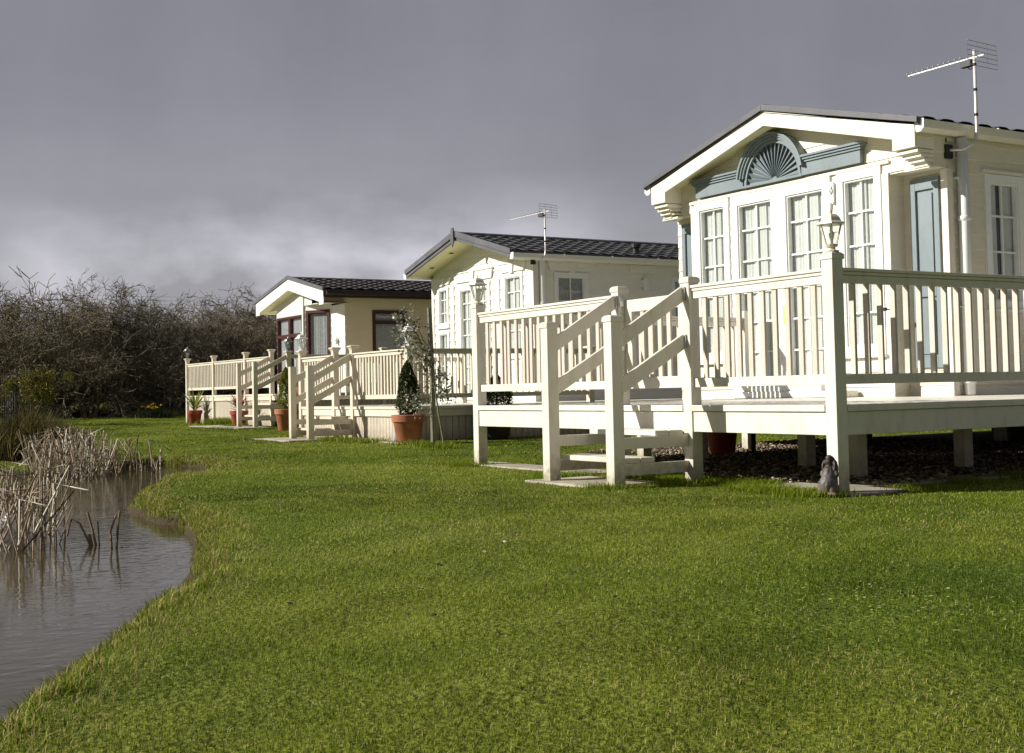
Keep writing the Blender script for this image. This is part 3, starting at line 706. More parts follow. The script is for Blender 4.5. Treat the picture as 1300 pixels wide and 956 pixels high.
m = MB(); m.wb(XR, -21.24, YF+.02, YE, ZE-.11, ZE-.10); m.wb(-21.26, -21.22, YF+.02, YE, ZE-.13, ZE-.0); part('eave_fascia', m, cream_trim, h2)
gutter(h2, -21.22, YF-.02, YE, 3.54, white_side); gutter(h2, -25.83, YF-.02, YE, 3.54, white_side, -1)
m = MB()
for x, s in ((-21.22, 1), (-25.83, -1)):
    m.add([(x+s*u, YF-.03, 3.54+z) for u, z in ((0, .01), (0, -.10), (.03, -.125), (.08, -.125), (.125, -.085), (.125, .01))], [tuple(range(6))])
e = part('gutter_end_cap', m, upvc, h2, recalc=False); e.modifiers.new('w', 'SOLIDIFY').thickness = .006
downpipe(h2, -21.25, 13.66, .6, 3.43, .055, upvc)
window(h2, FB, -25.42, -24.90, 2.28, 3.2, .08, 2, (2.9, 2.6), label='small window at the left of the ivory front', gap=.2); window(h2, FB, -25.42, -24.90, .9, 2.2, .08, 2, (1.8, 1.4), gap=.2)
for u0, u1 in ((-24.45, -23.752), (-23.748, -23.05)): window(h2, FB, u0, u1, .62, 3.15, .11, 2, (2.75, 2.4, 2.05, 1.7, 1.35, 1.0), name='glazed_door', sill=False, gap=.2)
window(h2, FB, -22.50, -21.72, 1.5, 3.25, .09, 2, (2.85, 2.45, 2.05), label='front window nearest the downpipe of the ivory home', gap=.35)
window(h2, SB, *wn, .09, 2, (2.62,), label='side window of the ivory home under a keystone lintel', gap=.0, cm=lace_m, sill=True)
window(h2, SB, 17.0, 18.0, 2.0, 3.2, .09, 2, (2.62,), gap=.0, cm=lace_m)
def lintel(B, u0, u1, z0, z1, dn=.05):
    m = MB(); m.prism([(u0+.06, z0), (u1-.06, z0), (u1, z1), (u0, z1)], B, .016, dn); c = (u0+u1)/2
    m.prism([(c-.06, z0-.03), (c+.06, z0-.03), (c+.1, z1+.015), (c-.1, z1+.015)], B, .017, dn+.03)
    m.box(B, u0-.02, u1+.02, .016, dn+.02, z1+.002, z1+.03); part('lintel', m, white_side, h2, bevel=.003)
lintel(FB, -22.62, -21.6, 3.27, 3.44); lintel(FB, -24.6, -22.9, 3.22, 3.42); lintel(FB, -25.55, -24.8, 3.24, 3.36); lintel(SB, 13.82, 14.98, 3.23, 3.40)
m = MB(); m.box(SB, 15.9, 16.6, .016, .045, 3.24, 3.42); part('vent_cover', m, white_side, h2, bevel=.004)
for x in (-24.72, -22.72): m = MB(); m.box(FB, x-.07, x+.07, .002, .03, .57, 3.2); part('pilaster', m, white_side, h2)
m = MB(); m.box(FB, XL-.01, XL+.1, .002, .03, .57, 3.42); part('corner_trim', m, white_side, h2, bevel=.003)
m = MB(); m.box(SB, YB-.0, YB+.1, .002, .03, .57, 3.42); part('corner_trim', m, white_side, h2, bevel=.003)
m = MB(); m.box(FB, XR-.12, XR+.03, .001, .03, .57, 3.42)
part('corner_trim', m, white_side, h2, bevel=.003)
m = MB(); mb_l = (XR+.09, 16.27, 2.88)
m.lathe([(.05, 0), (.07, .02), (.07, .2), (.05, .27), (.02, .31)], mb_l, 8); m.wb(XR, XR+.05, 16.2, 16.34, 2.95, 3.1); part('wall_lamp', m, white_lamp, h2)
m = MB(); px, py = XR-.35, 16.35; pz = ZE+.12
m.lathe([(.07, -.1), (.07, .16)], (px, py, pz), 12); m.lathe([(.13, -.12), (.09, .02)], (px, py, pz), 12); m.lathe([(.06, .15), (.11, .17), (.11, .24), (.09, .26)], (px, py, pz), 12)
part('roof_flue', m, black_m, h2)

# ------------------------------------------------------------------ home 3 (beige with maroon frames)
h3 = thing('mobile_home', 'beige static home with maroon window frames and brown fascia, farthest of the homes', 'mobile home', (-35.5, 14.3, 0))
XL, XR, YR, YB, YF, YE = -38.4, -33.0, 14.5, 14.02, 13.7, 24.5
XC, ZE, ZR = -35.35, 3.72, 4.27; xle, xre = -38.12, -32.62; sl = (ZR-ZE)/2.75
RB = front(YR); FB = front(YB); SB = side(XR); FF = front(YF)
bx0, bx1, cx = -37.12, -34.87, -33.95; BC = slant((bx1, YB), (cx, YR)); CL = math.hypot(cx-bx1, YR-YB)
w = MB()
siding(w, FB, bx0, bx1, .8, 3.45, .22, .008, [(bx0+.07, bx1-.08, 1.2, 3.2)]); siding(w, FB, XL+.3, bx1+.6, 3.45, 4.2, .22, .008, (), gclip(XC, ZR-.1, sl))
siding(w, RB, XL, bx0, .8, 3.45, .22, .008); siding(w, RB, cx, XR, .8, 3.40, .22, .008)
siding(w, BC, 0, CL, .8, 3.45, .22, .008, [(.08, CL-.06, 1.2, 3.3)])
w.add([(bx0, YB, .8), (bx0, YR, .8), (bx0, YR, 3.5), (bx0, YB, 3.5)], [(0, 1, 2, 3)])
w.wb(XL, XR, YB+.01, YR, 3.452, 3.47)
part('front_wall', w, white_side, h3, label='cream front wall, coloured paler as if sunlit', recalc=False)  # paler siding than the beige side wall: sunlight put into the colour
w = MB(); wn = (15.35, 16.45, 1.95, 3.22)
siding(w, SB, YR, YE, .8, 3.58, .6, .004, [wn]); siding(w, SB, YF+.05, YR, 3.40, 3.58, .6, .004); part('side_wall', w, beige_side, h3, recalc=False)
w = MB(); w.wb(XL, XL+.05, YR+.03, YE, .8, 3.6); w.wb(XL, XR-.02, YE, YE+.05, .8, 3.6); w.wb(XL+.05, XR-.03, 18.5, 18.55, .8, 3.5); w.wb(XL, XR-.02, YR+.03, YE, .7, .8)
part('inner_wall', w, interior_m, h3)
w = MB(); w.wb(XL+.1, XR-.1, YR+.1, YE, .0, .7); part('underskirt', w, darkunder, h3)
rm = roof_sheet(xle-.05, xre, XC, ZE, ZR, YF, YE+.3, tile=.33, course=.38, amp=.035, step=.035)
roof = part('roof', rm, tile_b, h3, recalc=False)
m = MB()
for xe in (xle-.07, xre-.02): m.strip([(xe, ZE+.0), (XC, ZR+.0)], [(xe, ZE+.10), (XC, ZR+.11)], FF, -.04, .03)
part('verge_flashing', m, flash_m, roof, bevel=.006)
m = MB(); s2 = (ZR-ZE)/2.75
for p in ([(xle, ZE-.38), (xle+.33, ZE-.38), (xle+.33, ZE+.33*s2-.01), (xle, ZE-.01)], [(xle+.33, ZE-.29), (XC, ZR-.33), (XC, ZR-.01), (xle+.33, ZE+.33*s2-.01)],
          [(XC, ZR-.33), (xre-.36, ZE-.29), (xre-.36, ZE+.33*s2-.01), (XC, ZR-.01)], [(xre-.36, ZE-.38), (xre-.03, ZE-.38), (xre-.03, ZE-.01), (xre-.36, ZE+.33*s2-.01)]):
    m.prism(p, FF, -.03, 0)
part('bargeboard', m, white_side, h3, bevel=.005)
m = MB()
for xe in (xle, xre-.03): m.add([(XC, YF+.03, ZR-.335), (xe, YF+.03, ZE-.335), (xe, YR, ZE-.335), (XC, YR, ZR-.335)], [(0, 1, 2, 3)])
part('soffit', m, soffit_m, h3, recalc=False)
m = MB(); m.wb(XR+.02, xre-.01, YF+.05, YE, ZE-.16, ZE-.15); m.wb(xre-.05, xre-.0, YF+.0, YE, ZE-.17, ZE-.0); part('eave_fascia', m, brownboard, h3)
gutter(h3, xre, YF+.05, YE, ZE-.01, brownboard)
window(h3, FB, bx0+.07, (bx0+bx1)/2-.02, 1.2, 3.2, .07, 1, (), maroon, label='left front window, net curtained, maroon frame', cm=lace_m, gap=0)
window(h3, FB, (bx0+bx1)/2-.015, bx1-.08, 1.2, 3.2, .07, 1, (), maroon, cm=lace_m, gap=0)
m = MB(); m.box(FB, bx0+.07, bx1-.08, .002, .045, 2.56, 2.66); part('transom', m, maroon, h3)
window(h3, BC, .08, CL-.06, 1.2, 3.3, .09, 1, (), maroon, label='tall dark window in the angled bay side', cm=lace_m, gap=0)
m = MB(); m.box(FB, bx1-.07, bx1+.01, .01, .05, .8, 3.7); part('bay_corner_post', m, white_side, h3)
w3 = window(h3, SB, *wn, .08, 1, (), maroon, label='side window in a maroon frame', cm=lace_m, gap=0)
m = MB(); m.box(SB, wn[0]+.08, wn[1]-.08, -.05, .03, 2.82, 2.92); part('transom', m, maroon, w3)
m = MB(); m.lathe([(.03, 0), (.06, .02), (.045, .1), (.07, .13), (.03, .2)], (-33.5, YR-.06, 2.25), 8); part('wall_lamp', m, white_lamp, h3)
m = MB(); m.lathe([(.10, 0), (.13, .12), (.12, .3), (.06, .42), (.05, .5)], (-34.3, YR-.02+.25, 1.5), 12)

# ------------------------------------------------------------------ terrain and pond
POND = [(-3.93, 0.73), (-4.25, 0.85), (-4.43, 0.98), (-4.64, 1.12), (-4.9, 1.28), (-5.09, 1.36), (-5.36, 1.53), (-5.96, 1.84), (-6.26, 1.88), (-6.64, 2.09), (-6.92, 2.08), (-7.52, 2.32), (-8.3, 2.52), (-9.0, 2.62), (-9.39, 2.58), (-9.7, 2.6), (-10.3, 2.65), (-10.7, 2.68), (-11.1, 2.86), (-11.9, 3.2), (-12.95, 3.63), (-13.6, 4.25), (-15.2, 4.9), (-16.46, 5.1), (-17.31, 4.84), (-16.9, 4.2), (-16.13, 3.58), (-15.78, 3.16), (-16.39, 2.62), (-17.3, 1.5), (-18.2, -0.5), (-17, -4), (-12, -7), (-6, -6), (-3.0, -3.5), (-2.3, -1.0), (-2.7, 0.0), (-3.3, 0.42)]
def sdist(P, poly):
    """signed distance, positive outside"""
    poly = np.array(poly); d = np.full(len(P), 1e9); ins = np.zeros(len(P), bool)
    for i in range(len(poly)):
        a = poly[i]; b = poly[(i+1) % len(poly)]; ab = b-a; t = np.clip(((P-a)@ab)/(ab@ab), 0, 1)
        q = a+t[:, None]*ab; d = np.minimum(d, np.hypot(*(P-q).T))
        c = ((a[1] > P[:, 1]) != (b[1] > P[:, 1])); x = a[0]+(P[:, 1]-a[1])*(b[0]-a[0])/((b[1]-a[1]) or 1e-9)
        ins ^= c & (P[:, 0] < x)
    return np.where(ins, -d, d)
def wob(X, Y):
    return (np.sin(X*3.1+1)*np.cos(Y*2.7)+np.sin(X*7.3+Y*5.1)*.6+np.sin(X*17+2)*np.sin(Y*15)*.4)
WZ = -.12
def ground_z(X, Y, s=None):
    P = np.stack([X, Y], 1)
    if s is None: s = sdist(P, POND)
    s2 = s+.035*wob(X, Y)
    bank = WZ-.01+(.13)*(np.clip(s2/.13, 0, 1)**.55)
    near = np.clip(1-np.hypot(X+10, Y-7)/4.5, 0, 1)
    z = np.where(s2 > 0, bank, np.maximum(WZ-.01+s2*.9, -.7))
    und = .010*wob(X*.35, Y*.35)+.006*wob(X*1.3, Y*1.3)
    flat = np.clip((6.3-Y)/1.5, 0, 1)
    return z+np.where(s2 > .13, und*np.clip((s2-.13)/.5, 0, 1)*np.where(Y > 5.0, np.where(X > -14, flat, 1), 1), 0)
def axis(lo, hi, step, far):
    a = list(np.arange(lo, hi, step)); d = step
    l = lo
    while l > -far: d *= 1.25; l -= d; a.insert(0, l)
    d = step; h = a[-1]
    while h < far: d *= 1.25; h += d; a.append(h)
    return np.array(a)
ax, ay = axis(-19.5, -2, .06, 900), axis(-1, 7, .06, 900)
GX, GY = np.meshgrid(ax, ay); V = np.stack([GX.ravel(), GY.ravel(), ground_z(GX.ravel(), GY.ravel())], 1)
nx, ny = len(ax), len(ay); i, j = np.meshgrid(np.arange(nx-1), np.arange(ny-1)); b0 = (j*nx+i).ravel()
Fq = np.stack([b0, b0+1, b0+nx+1, b0+nx], 1)

GR = dict(dark=(.045, .085, .012), mid=(.075, .135, .018), light=(.125, .185, .03), dry=(.20, .19, .075))
def ground_mat():
    m, nt, b = nt_new('lawn_ground'); N, L = nt.nodes, nt.links
    g = N.new('ShaderNodeNewGeometry')
    def noise(sc, det=5):
        n = N.new('ShaderNodeTexNoise'); n.inputs['Scale'].default_value = sc; n.inputs['Detail'].default_value = det; L.new(g.outputs['Position'], n.inputs['Vector']); return n
    n1, n2, n3 = noise(.35), noise(2.2), noise(38)
    def ramp(n, p, c):
        r = N.new('ShaderNodeValToRGB'); e = r.color_ramp.elements; e[0].position, e[1].position = p; e[0].color = (*c[0], 1); e[1].color = (*c[1], 1); L.new(n.outputs['Fac'], r.inputs['Fac']); return r
    r1 = ramp(n1, (.38, .62), ((.090, .14, .015), (.165, .19, .030))); r2 = ramp(n2, (.35, .68), ((.75, .78, .7), (1.15, 1.12, 1.05))); r3 = ramp(n3, (.3, .7), ((.45, .5, .4), (1.35, 1.3, 1.2)))
    def mul(a, bb):
        x = N.new('ShaderNodeMix'); x.data_type = 'RGBA'; x.blend_type = 'MULTIPLY'; x.inputs['Factor'].default_value = 1; L.new(a, x.inputs['A']); L.new(bb, x.inputs['B']); return x.outputs['Result']
    c = mul(mul(r1.outputs[0], r2.outputs[0]), r3.outputs[0])
    # bare soil on the pond bank and bed
    sx = N.new('ShaderNodeSeparateXYZ'); L.new(g.outputs['Position'], sx.inputs[0])
    mr = N.new('ShaderNodeMapRange'); mr.inputs['From Min'].default_value = -.075; mr.inputs['From Max'].default_value = -.025; L.new(sx.outputs['Z'], mr.inputs['Value'])
    x = N.new('ShaderNodeMix'); x.data_type = 'RGBA'; L.new(mr.outputs[0], x.inputs['Factor']); x.inputs['A'].default_value = (.055, .042, .022, 1); L.new(c, x.inputs['B'])
    L.new(x.outputs['Result'], b.inputs['Base Color']); b.inputs['Roughness'].default_value = .9; b.inputs['Specular IOR Level'].default_value = .15
    bp = N.new('ShaderNodeBump'); bp.inputs['Strength'].default_value = .9; bp.inputs['Distance'].default_value = .03; L.new(n3.outputs['Fac'], bp.inputs['Height']); L.new(bp.outputs[0], b.inputs['Normal'])
    return m
ground = npmesh('ground', V, Fq, ground_mat(), nper=4, smooth=True); tag(ground, kind='structure')

def water_mat():
    m, nt, b = nt_new('pond_water'); N, L = nt.nodes, nt.links
    b.inputs['Base Color'].default_value = (.050, .040, .018, 1); b.inputs['Roughness'].default_value = .05; b.inputs['IOR'].default_value = 1.33; b.inputs['Specular IOR Level'].default_value = .38
    g = N.new('ShaderNodeNewGeometry'); mp = N.new('ShaderNodeMapping'); mp.inputs['Rotation'].default_value = (0, 0, R(-31)); mp.inputs['Scale'].default_value = (1.6, .8, 1)
    L.new(g.outputs['Position'], mp.inputs['Vector'])
    n = N.new('ShaderNodeTexNoise'); n.inputs['Scale'].default_value = 9; n.inputs['Detail'].default_value = 3; L.new(mp.outputs[0], n.inputs['Vector'])
    n2 = N.new('ShaderNodeTexNoise'); n2.inputs['Scale'].default_value = 1.3; n2.inputs['Detail'].default_value = 2; L.new(g.outputs['Position'], n2.inputs['Vector'])
    mm = N.new('ShaderNodeMath'); mm.operation = 'MULTIPLY'; L.new(n.outputs['Fac'], mm.inputs[0]); L.new(n2.outputs['Fac'], mm.inputs[1])
    bp = N.new('ShaderNodeBump'); bp.inputs['Strength'].default_value = .28; bp.inputs['Distance'].default_value = .018; L.new(mm.outputs[0], bp.inputs['Height']); L.new(bp.outputs[0], b.inputs['Normal'])
    return m
wm = MB(); wm.add([(-19.5, -8, WZ), (-2.3, -8, WZ), (-2.3, 5.4, WZ), (-19.5, 5.4, WZ)], [(0, 1, 2, 3)])
wo = part('pond_water', wm, water_mat(), recalc=False); tag(wo, kind='structure')

# ------------------------------------------------------------------ hardstanding, gravel
def slab(label, x0, x1, y0, y1, rz=0, z=.018, cat='paving slab'):
    cx, cy = (x0+x1)/2, (y0+y1)/2; m = MB(); w, h = (x1-x0)/2, (y1-y0)/2; c, s = math.cos(rz), math.sin(rz)
    q = [(-w, -h), (w, -h), (w, h), (-w, h)]
    m.hexa([(cx+a*c-b*s, cy+a*s+b*c, zz) for zz in (-.03, z) for a, b in q])
    o = part('paving_slab', m, concrete, None, bevel=.008); tag(o, label, cat); return o
slab('pale concrete slab at the foot of the nearest steps', -9.42, -8.38, 5.82, 6.52)
slab('long concrete edging under the left corner of the nearest deck', -12.35, -9.7, 6.72, 7.12)
slab('concrete slab under the dog statue and corner post', -7.6, -6.42, 6.66, 7.28, R(3))
slab('long concrete edging slab right of the dog statue under the deck side', -7.15, -6.75, 7.30, 10.9, R(-4), .014)
slab('pale slab on the lawn at the foot of the middle steps', -22.6, -20.7, 8.0, 8.9, 0, .02)
slab('pale slab on the lawn at the foot of the farthest steps', -34.6, -30.4, 10.45, 11.35, 0, .02)
slab('narrow concrete edging along the skirting behind the large terracotta pot', -23.4, -17.7, 8.8, 9.32, 0, .02)
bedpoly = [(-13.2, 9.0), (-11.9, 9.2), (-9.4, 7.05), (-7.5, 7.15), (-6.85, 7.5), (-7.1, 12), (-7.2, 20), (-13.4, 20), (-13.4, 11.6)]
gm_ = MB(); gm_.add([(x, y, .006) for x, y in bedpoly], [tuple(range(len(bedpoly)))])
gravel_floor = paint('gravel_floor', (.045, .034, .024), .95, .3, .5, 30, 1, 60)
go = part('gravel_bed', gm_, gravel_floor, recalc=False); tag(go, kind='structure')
# pebbles
def pebbles(n):
    t = (1+5**.5)/2
    ico = np.array([(-1, t, 0), (1, t, 0), (-1, -t, 0), (1, -t, 0), (0, -1, t), (0, 1, t), (0, -1, -t), (0, 1, -t), (t, 0, -1), (t, 0, 1), (-t, 0, -1), (-t, 0, 1)])/1.9
    F = np.array([(0, 11, 5), (0, 5, 1), (0, 1, 7), (0, 7, 10), (0, 10, 11), (1, 5, 9), (5, 11, 4), (11, 10, 2), (10, 7, 6), (7, 1, 8), (3, 9, 4), (3, 4, 2), (3, 2, 6), (3, 6, 8), (3, 8, 9), (4, 9, 5), (2, 4, 11), (6, 2, 10), (8, 6, 7), (9, 8, 1)])
    P = np.stack([RNG.uniform(-13.2, -6.8, n*3), RNG.uniform(7.0, 14, n*3)], 1); P = P[sdist(P, bedpoly) < 0][:n]; n = len(P)
    s = RNG.uniform(.008, .019, (n, 1)); sc = np.concatenate([s*RNG.uniform(.8, 1.5, (n, 1)), s*RNG.uniform(.8, 1.5, (n, 1)), s*.7], 1)
    V = ico[None]*sc[:, None]; a = RNG.uniform(0, 6.28, n); c, s_ = np.cos(a)[:, None], np.sin(a)[:, None]
    X = V[..., 0]*c-V[..., 1]*s_; Y = V[..., 0]*s_+V[..., 1]*c
    V = np.stack([X+P[:, :1], Y+P[:, 1:], V[..., 2]+.012+RNG.uniform(0, .02, (n, 1))], -1).reshape(-1, 3)
    FF_ = (F[None]+(np.arange(n)*12)[:, None, None]).reshape(-1, 3)
    return V, FF_, np.repeat(RNG.uniform(0, 1, n), 20)
V_, F_, t_ = pebbles(15000)
pb = npmesh('pebbles', V_, F_, leafm('pebble', (.05, .033, .02), (.22, .17, .11), (.46, .40, .30), trans=0, rough=.8), t_); tag(pb, kind='stuff')

# ------------------------------------------------------------------ grass
def cyl_noise(X, Y, s): return (np.sin(X*s+1.3*np.sin(Y*s*.7))+np.sin(Y*s*1.3+1.7*np.cos(X*s*.6)))*.25+.5
def blades(P, hgt, wid, tint, lean=.5, bend=.35):
    n = len(P); a = RNG.uniform(0, 6.283, n); dx, dy = np.cos(a), np.sin(a); b = a+RNG.uniform(1.0, 2.1, n)
    l = RNG.uniform(.1, 1, n)*lean*hgt; lx, ly = np.cos(b)*l, np.sin(b)*l
    z = P[:, 2]; h = hgt*RNG.uniform(.55, 1.15, n); w = wid*RNG.uniform(.7, 1.3, n)/2
    v0 = np.stack([P[:, 0]-dx*w, P[:, 1]-dy*w, z-.01], 1); v1 = np.stack([P[:, 0]+dx*w, P[:, 1]+dy*w, z-.01], 1)
    v2 = np.stack([P[:, 0]+dx*w*.8+lx*.4, P[:, 1]+dy*w*.8+ly*.4, z+h*.6], 1); v3 = np.stack([P[:, 0]-dx*w*.8+lx*.4, P[:, 1]-dy*w*.8+ly*.4, z+h*.6], 1)
    v4 = np.stack([P[:, 0]+lx*(1+bend), P[:, 1]+ly*(1+bend), z+h], 1)
    V = np.stack([v0, v1, v2, v3, v4], 1).reshape(-1, 3); o = np.arange(n)[:, None]*5
    F = np.concatenate([o+[[0, 1, 2]], o+[[0, 2, 3]], o+[[3, 2, 4]]], 1).reshape(-1, 3)
    return V, F, np.repeat(tint, 3)
hard = [(-9.36, -8.44, 5.88, 6.48), (-12.3, -9.75, 6.78, 7.08), (-7.5, -6.5, 6.72, 7.3), (-22.5, -20.8, 8.08, 8.85), (-34.5, -30.5, 10.5, 11.3)]
def lawn_ok(P):
    k = sdist(P, POND) > .015; k &= sdist(P, bedpoly) > .02
    for x0, x1, y0, y1 in hard: k &= ~((P[:, 0] > x0) & (P[:, 0] < x1) & (P[:, 1] > y0) & (P[:, 1] < y1))
    k &= ~((P[:, 0] > -23.4) & (P[:, 0] < -18.7) & (P[:, 1] > 9.1)); k &= ~((P[:, 0] > -39.5) & (P[:, 0] < -30.7) & (P[:, 1] > 11.85))
    k &= ~((P[:, 0] > -7.2) & (P[:, 0] < -6.78) & (P[:, 1] > 7.2))
    return k
def lawn_points():
    out = []; d = 1.9
    while d < 62:
        e = d*1.12; dens = min(13000, 13000*(3.4/d)**1.5)
        half = .47*e+1.6; area = (e-d)*2*half; n = int(dens*area)
        dd = RNG.uniform(d, e, n); lt = RNG.uniform(-half, half, n)
        X = H_.x*dd+R_.x*lt; Y = H_.y*dd+R_.y*lt
        P = np.stack([X, Y], 1); k = lawn_ok(P); out.append(np.concatenate([P[k], dd[k, None]], 1)); d = e
    return np.concatenate(out)
LP = lawn_points(); X, Y, D = LP.T
s_edge = sdist(LP[:, :2], POND)
Z = ground_z(X, Y, s_edge)
pat = cyl_noise(X, Y, .9)*.5+cyl_noise(X+7, Y, 2.9)*.3+cyl_noise(X, Y+3, 9)*.2
tint = np.clip(RNG.normal(.42, .2, len(X))+(pat-.5)*1.3, 0, .8)
dry = RNG.uniform(0, 1, len(X)) < .045+.6*np.clip(cyl_noise(X+3, Y-2, 1.7)*.6+cyl_noise(X, Y, 6.1)*.4-.62, 0, 1)+np.where(s_edge < .35, .22, 0)
tint = np.where(dry, RNG.uniform(.86, 1, len(X)), tint)
hh = .0125*(.75+.6*cyl_noise(X, Y, 4.3))*(1+.12*np.clip(D/10, 0, 5)); hh = np.where(s_edge < .3, hh*1.5, hh)
ww = np.maximum(.0019, D*.00048)
V, F, T_ = blades(np.stack([X, Y, Z], 1), hh, ww, tint, lean=1.3)
grass_m = leafm('grass_blade', (.058, .098, .005), (.25, .315, .022), (.48, .40, .17), trans=.35, rough=.6, spec=.12)
g = npmesh('lawn_grass', V, F, grass_m, T_); tag(g, 'short mown lawn grass between the pond and the homes', 'grass', kind='stuff')
# longer tufts by posts, slabs, pots and the bank
tp = []
def tuft(x, y, r, n, h): tp.append((x, y, r, n, h))
for x, y in ((-6.62, 6.6), (-8.2, 6.55), (-7.9, 6.95), (-7.6, 6.8), (-9.2, 6.1), (-8.25, 5.85), (-9.6, 6.5), (-9.7, 6.3), (-11.9, 6.65), (-12.2, 6.7), (-8.5, 6.95), (-6.45, 7.4), (-6.7, 6.52), (-7.1, 6.6), (-6.6, 8.2), (-6.75, 9)): tuft(x, y, .22, 420, .06)
for k in range(60):
    a = random.uniform(0, 1); x = -8.9+a*2.4; tuft(x, 6.95-.0*a+random.uniform(-.2, .05) if x < -7.5 else 6.6+random.uniform(-.1, .03), .14, 120, .05)
for x in (-17.5, -18.9, -20.3, -19.6, -17.0, -16.6, -22.6): tuft(x, 8.72+random.uniform(-.1, .1), .3, 250, .09)
tuft(-35.3, 11.6, .5, 900, .22); tuft(-16.6, 8.7, .2, 250, .1); tuft(-15.8, 8.45, .2, 250, .1); tuft(-33, 11.2, .3, 200, .1); tuft(-58.2, 16, 1.2, 900, .3)
pl = np.array(POND)
for i in range(-2, 26):
    a, b = pl[i], pl[(i+1) % len(pl)]; L_ = np.hypot(*(b-a))
    for k in range(int(L_/.05)+1):
        q = a+(b-a)*random.random(); c = q+np.array([.03, .06])*random.uniform(0, 1.8); tuft(c[0], c[1], .09, 70, random.uniform(.02, .055))
P_ = []; h_ = []
for x, y, r, n, h in tp:
    q = RNG.normal(0, r*.5, (n, 2))+[x, y]; P_.append(q); h_.append(np.full(n, h))
P_ = np.concatenate(P_); h_ = np.concatenate(h_); ok = sdist(P_, POND) > .0; ok &= ~((P_[:, 0] > -9.45) & (P_[:, 0] < -8.45) & (P_[:, 1] > 5.85) & (P_[:, 1] < 6.5)); P_, h_ = P_[ok], h_[ok]
Z = ground_z(P_[:, 0], P_[:, 1]); dist = np.hypot(P_[:, 0], P_[:, 1])
V, F, T_ = blades(np.stack([P_[:, 0], P_[:, 1], Z], 1), h_, np.maximum(.004, dist*.0005), np.where((sdist(P_, POND) < .3) & (RNG.uniform(0, 1, len(P_)) < .35), RNG.uniform(.85, 1, len(P_)), np.clip(RNG.normal(.45, .2, len(P_)), 0, .8)), lean=1.0)
g = npmesh('grass_tufts', V, F, grass_m, T_); tag(g, 'longer grass tufts round the posts and along the bank', 'grass', kind='stuff')

# ------------------------------------------------------------------ reeds, sedge
straw = leafm('dead_reed', (.16, .11, .07), (.46, .38, .27), (.74, .70, .60), trans=.15, rough=.7)
def reeds(name, spots, kind_label, cat=None, group=None, kind=None, z0=WZ-.05, parent=None):
    V = []; F = []; T = []
    for (x, y, h, r) in spots:
        a = random.uniform(0, 6.28); l = abs(random.gauss(0, .42))*h; broken = random.random() < .5; t = min(1, max(0, random.gauss(.5, .3)))
        p0 = Vector((x, y, z0)); p1 = p0+Vector((math.cos(a)*l, math.sin(a)*l, h)); pts = [p0, p0.lerp(p1, .5)+Vector((random.uniform(-.01, .01), 0, 0)), p1]
        if broken:
            b = random.uniform(0, 6.28); k = random.uniform(.1, .35)
            pts.append(p1+Vector((math.cos(b)*k, math.sin(b)*k, -random.uniform(-.05, .25))))
        o = len(V)
        for i, p in enumerate(pts):
            rr = r*(1-.15*i)
            for q in range(3): V.append(p+Vector((math.cos(q*2.09+a)*rr, math.sin(q*2.09+a)*rr, 0 if i < 3 else rr*(q-1))))
        for i in range(len(pts)-1):
            for q in range(3):
                q2 = (q+1) % 3; A, B_, C_, D_ = o+i*3+q, o+i*3+q2, o+i*3+3+q2, o+i*3+3+q; F += [(A, B_, C_), (A, C_, D_)]; T += [t, t]
    o = npmesh(name, np.array([tuple(v) for v in V]), np.array(F), straw, T); tag(o, kind_label, cat, group, kind); return o
sp = []
for k in range(320):      # far bank bed
    a = random.random(); px = random.choice([random.uniform(28, 150), random.uniform(40, 135)]); d = random.uniform(14.2, 16.8)
    if px > 120: d = random.uniform(15.0, 16.5)
    p = polar(px, d); hh = random.uniform(.15, .5)*(1.15 if px < 130 else .8); sp.append((p.x, p.y, hh+.05, random.uniform(.004, .010)))
for k in range(26):
    p = polar(random.uniform(145, 202), random.uniform(15.6, 16.6)); sp.append((p.x, p.y, random.uniform(.12, .48), random.uniform(.005, .011)))
reeds('dead_reed_bed', sp, 'broken pale dead reeds lining the far bank of the pond', 'reeds', kind='stuff', z0=WZ-.03)
sp = []
for k in range(150):
    p = polar(random.gauss(4, 30), random.uniform(7.6, 9.6)); px_ok = True
    sp.append((p.x, p.y, random.uniform(.2, .55), random.uniform(.004, .010)))
for k in range(45): p = polar(random.uniform(-60, 70), random.uniform(9.5, 12.5)); sp.append((p.x, p.y, random.uniform(.15, .45), random.uniform(.004, .009)))
reeds('dead_reed_clump', sp, 'dense stand of broken brown reeds in the water at the left edge', 'reeds', kind='stuff')
def stems(label, lst, group='broken reed stems standing in open water'):
    T = thing('broken_reed_stems', label, 'reed stems', (lst[0][0][0].x, lst[0][0][0].y, WZ), group)
    for pts, r in lst:
        m = MB(); m.tube(pts, [r]*len(pts), 6); part('stem', m, MATS['straw_plain'], T)
paint('straw_plain', (.30, .22, .13), .8, .2, .3, 20)
q = polar(121, 8.0, WZ-.1); r_ = R_*(8/f_px)
stems('arched and bent reed stems rising together from open water, left of the smaller pair', [
    ([q, q-r_*14+UZ*.16, q-r_*22+UZ*.24, q-r_*32+UZ*.27, q-r_*38+UZ*.16], .008), ([q+r_*3, q-r_*6+UZ*.2, q-r_*12+UZ*.31], .008), ([q-r_*1, q-r_*10+UZ*.17], .009), ([q+r_*4, q+r_*1+UZ*.25], .005)])
q = polar(144, 7.85, WZ-.1)
stems('small pair of upright broken reed stems nearest the lawn edge', [([q, q+r_*4+UZ*.27, q+r_*6+UZ*.33], .008), ([q-r_*3, q-r_*6+UZ*.2, q+r_*1+UZ*.30], .007), ([q+r_*0+UZ*.08, q+r_*9+UZ*.10], .007)])
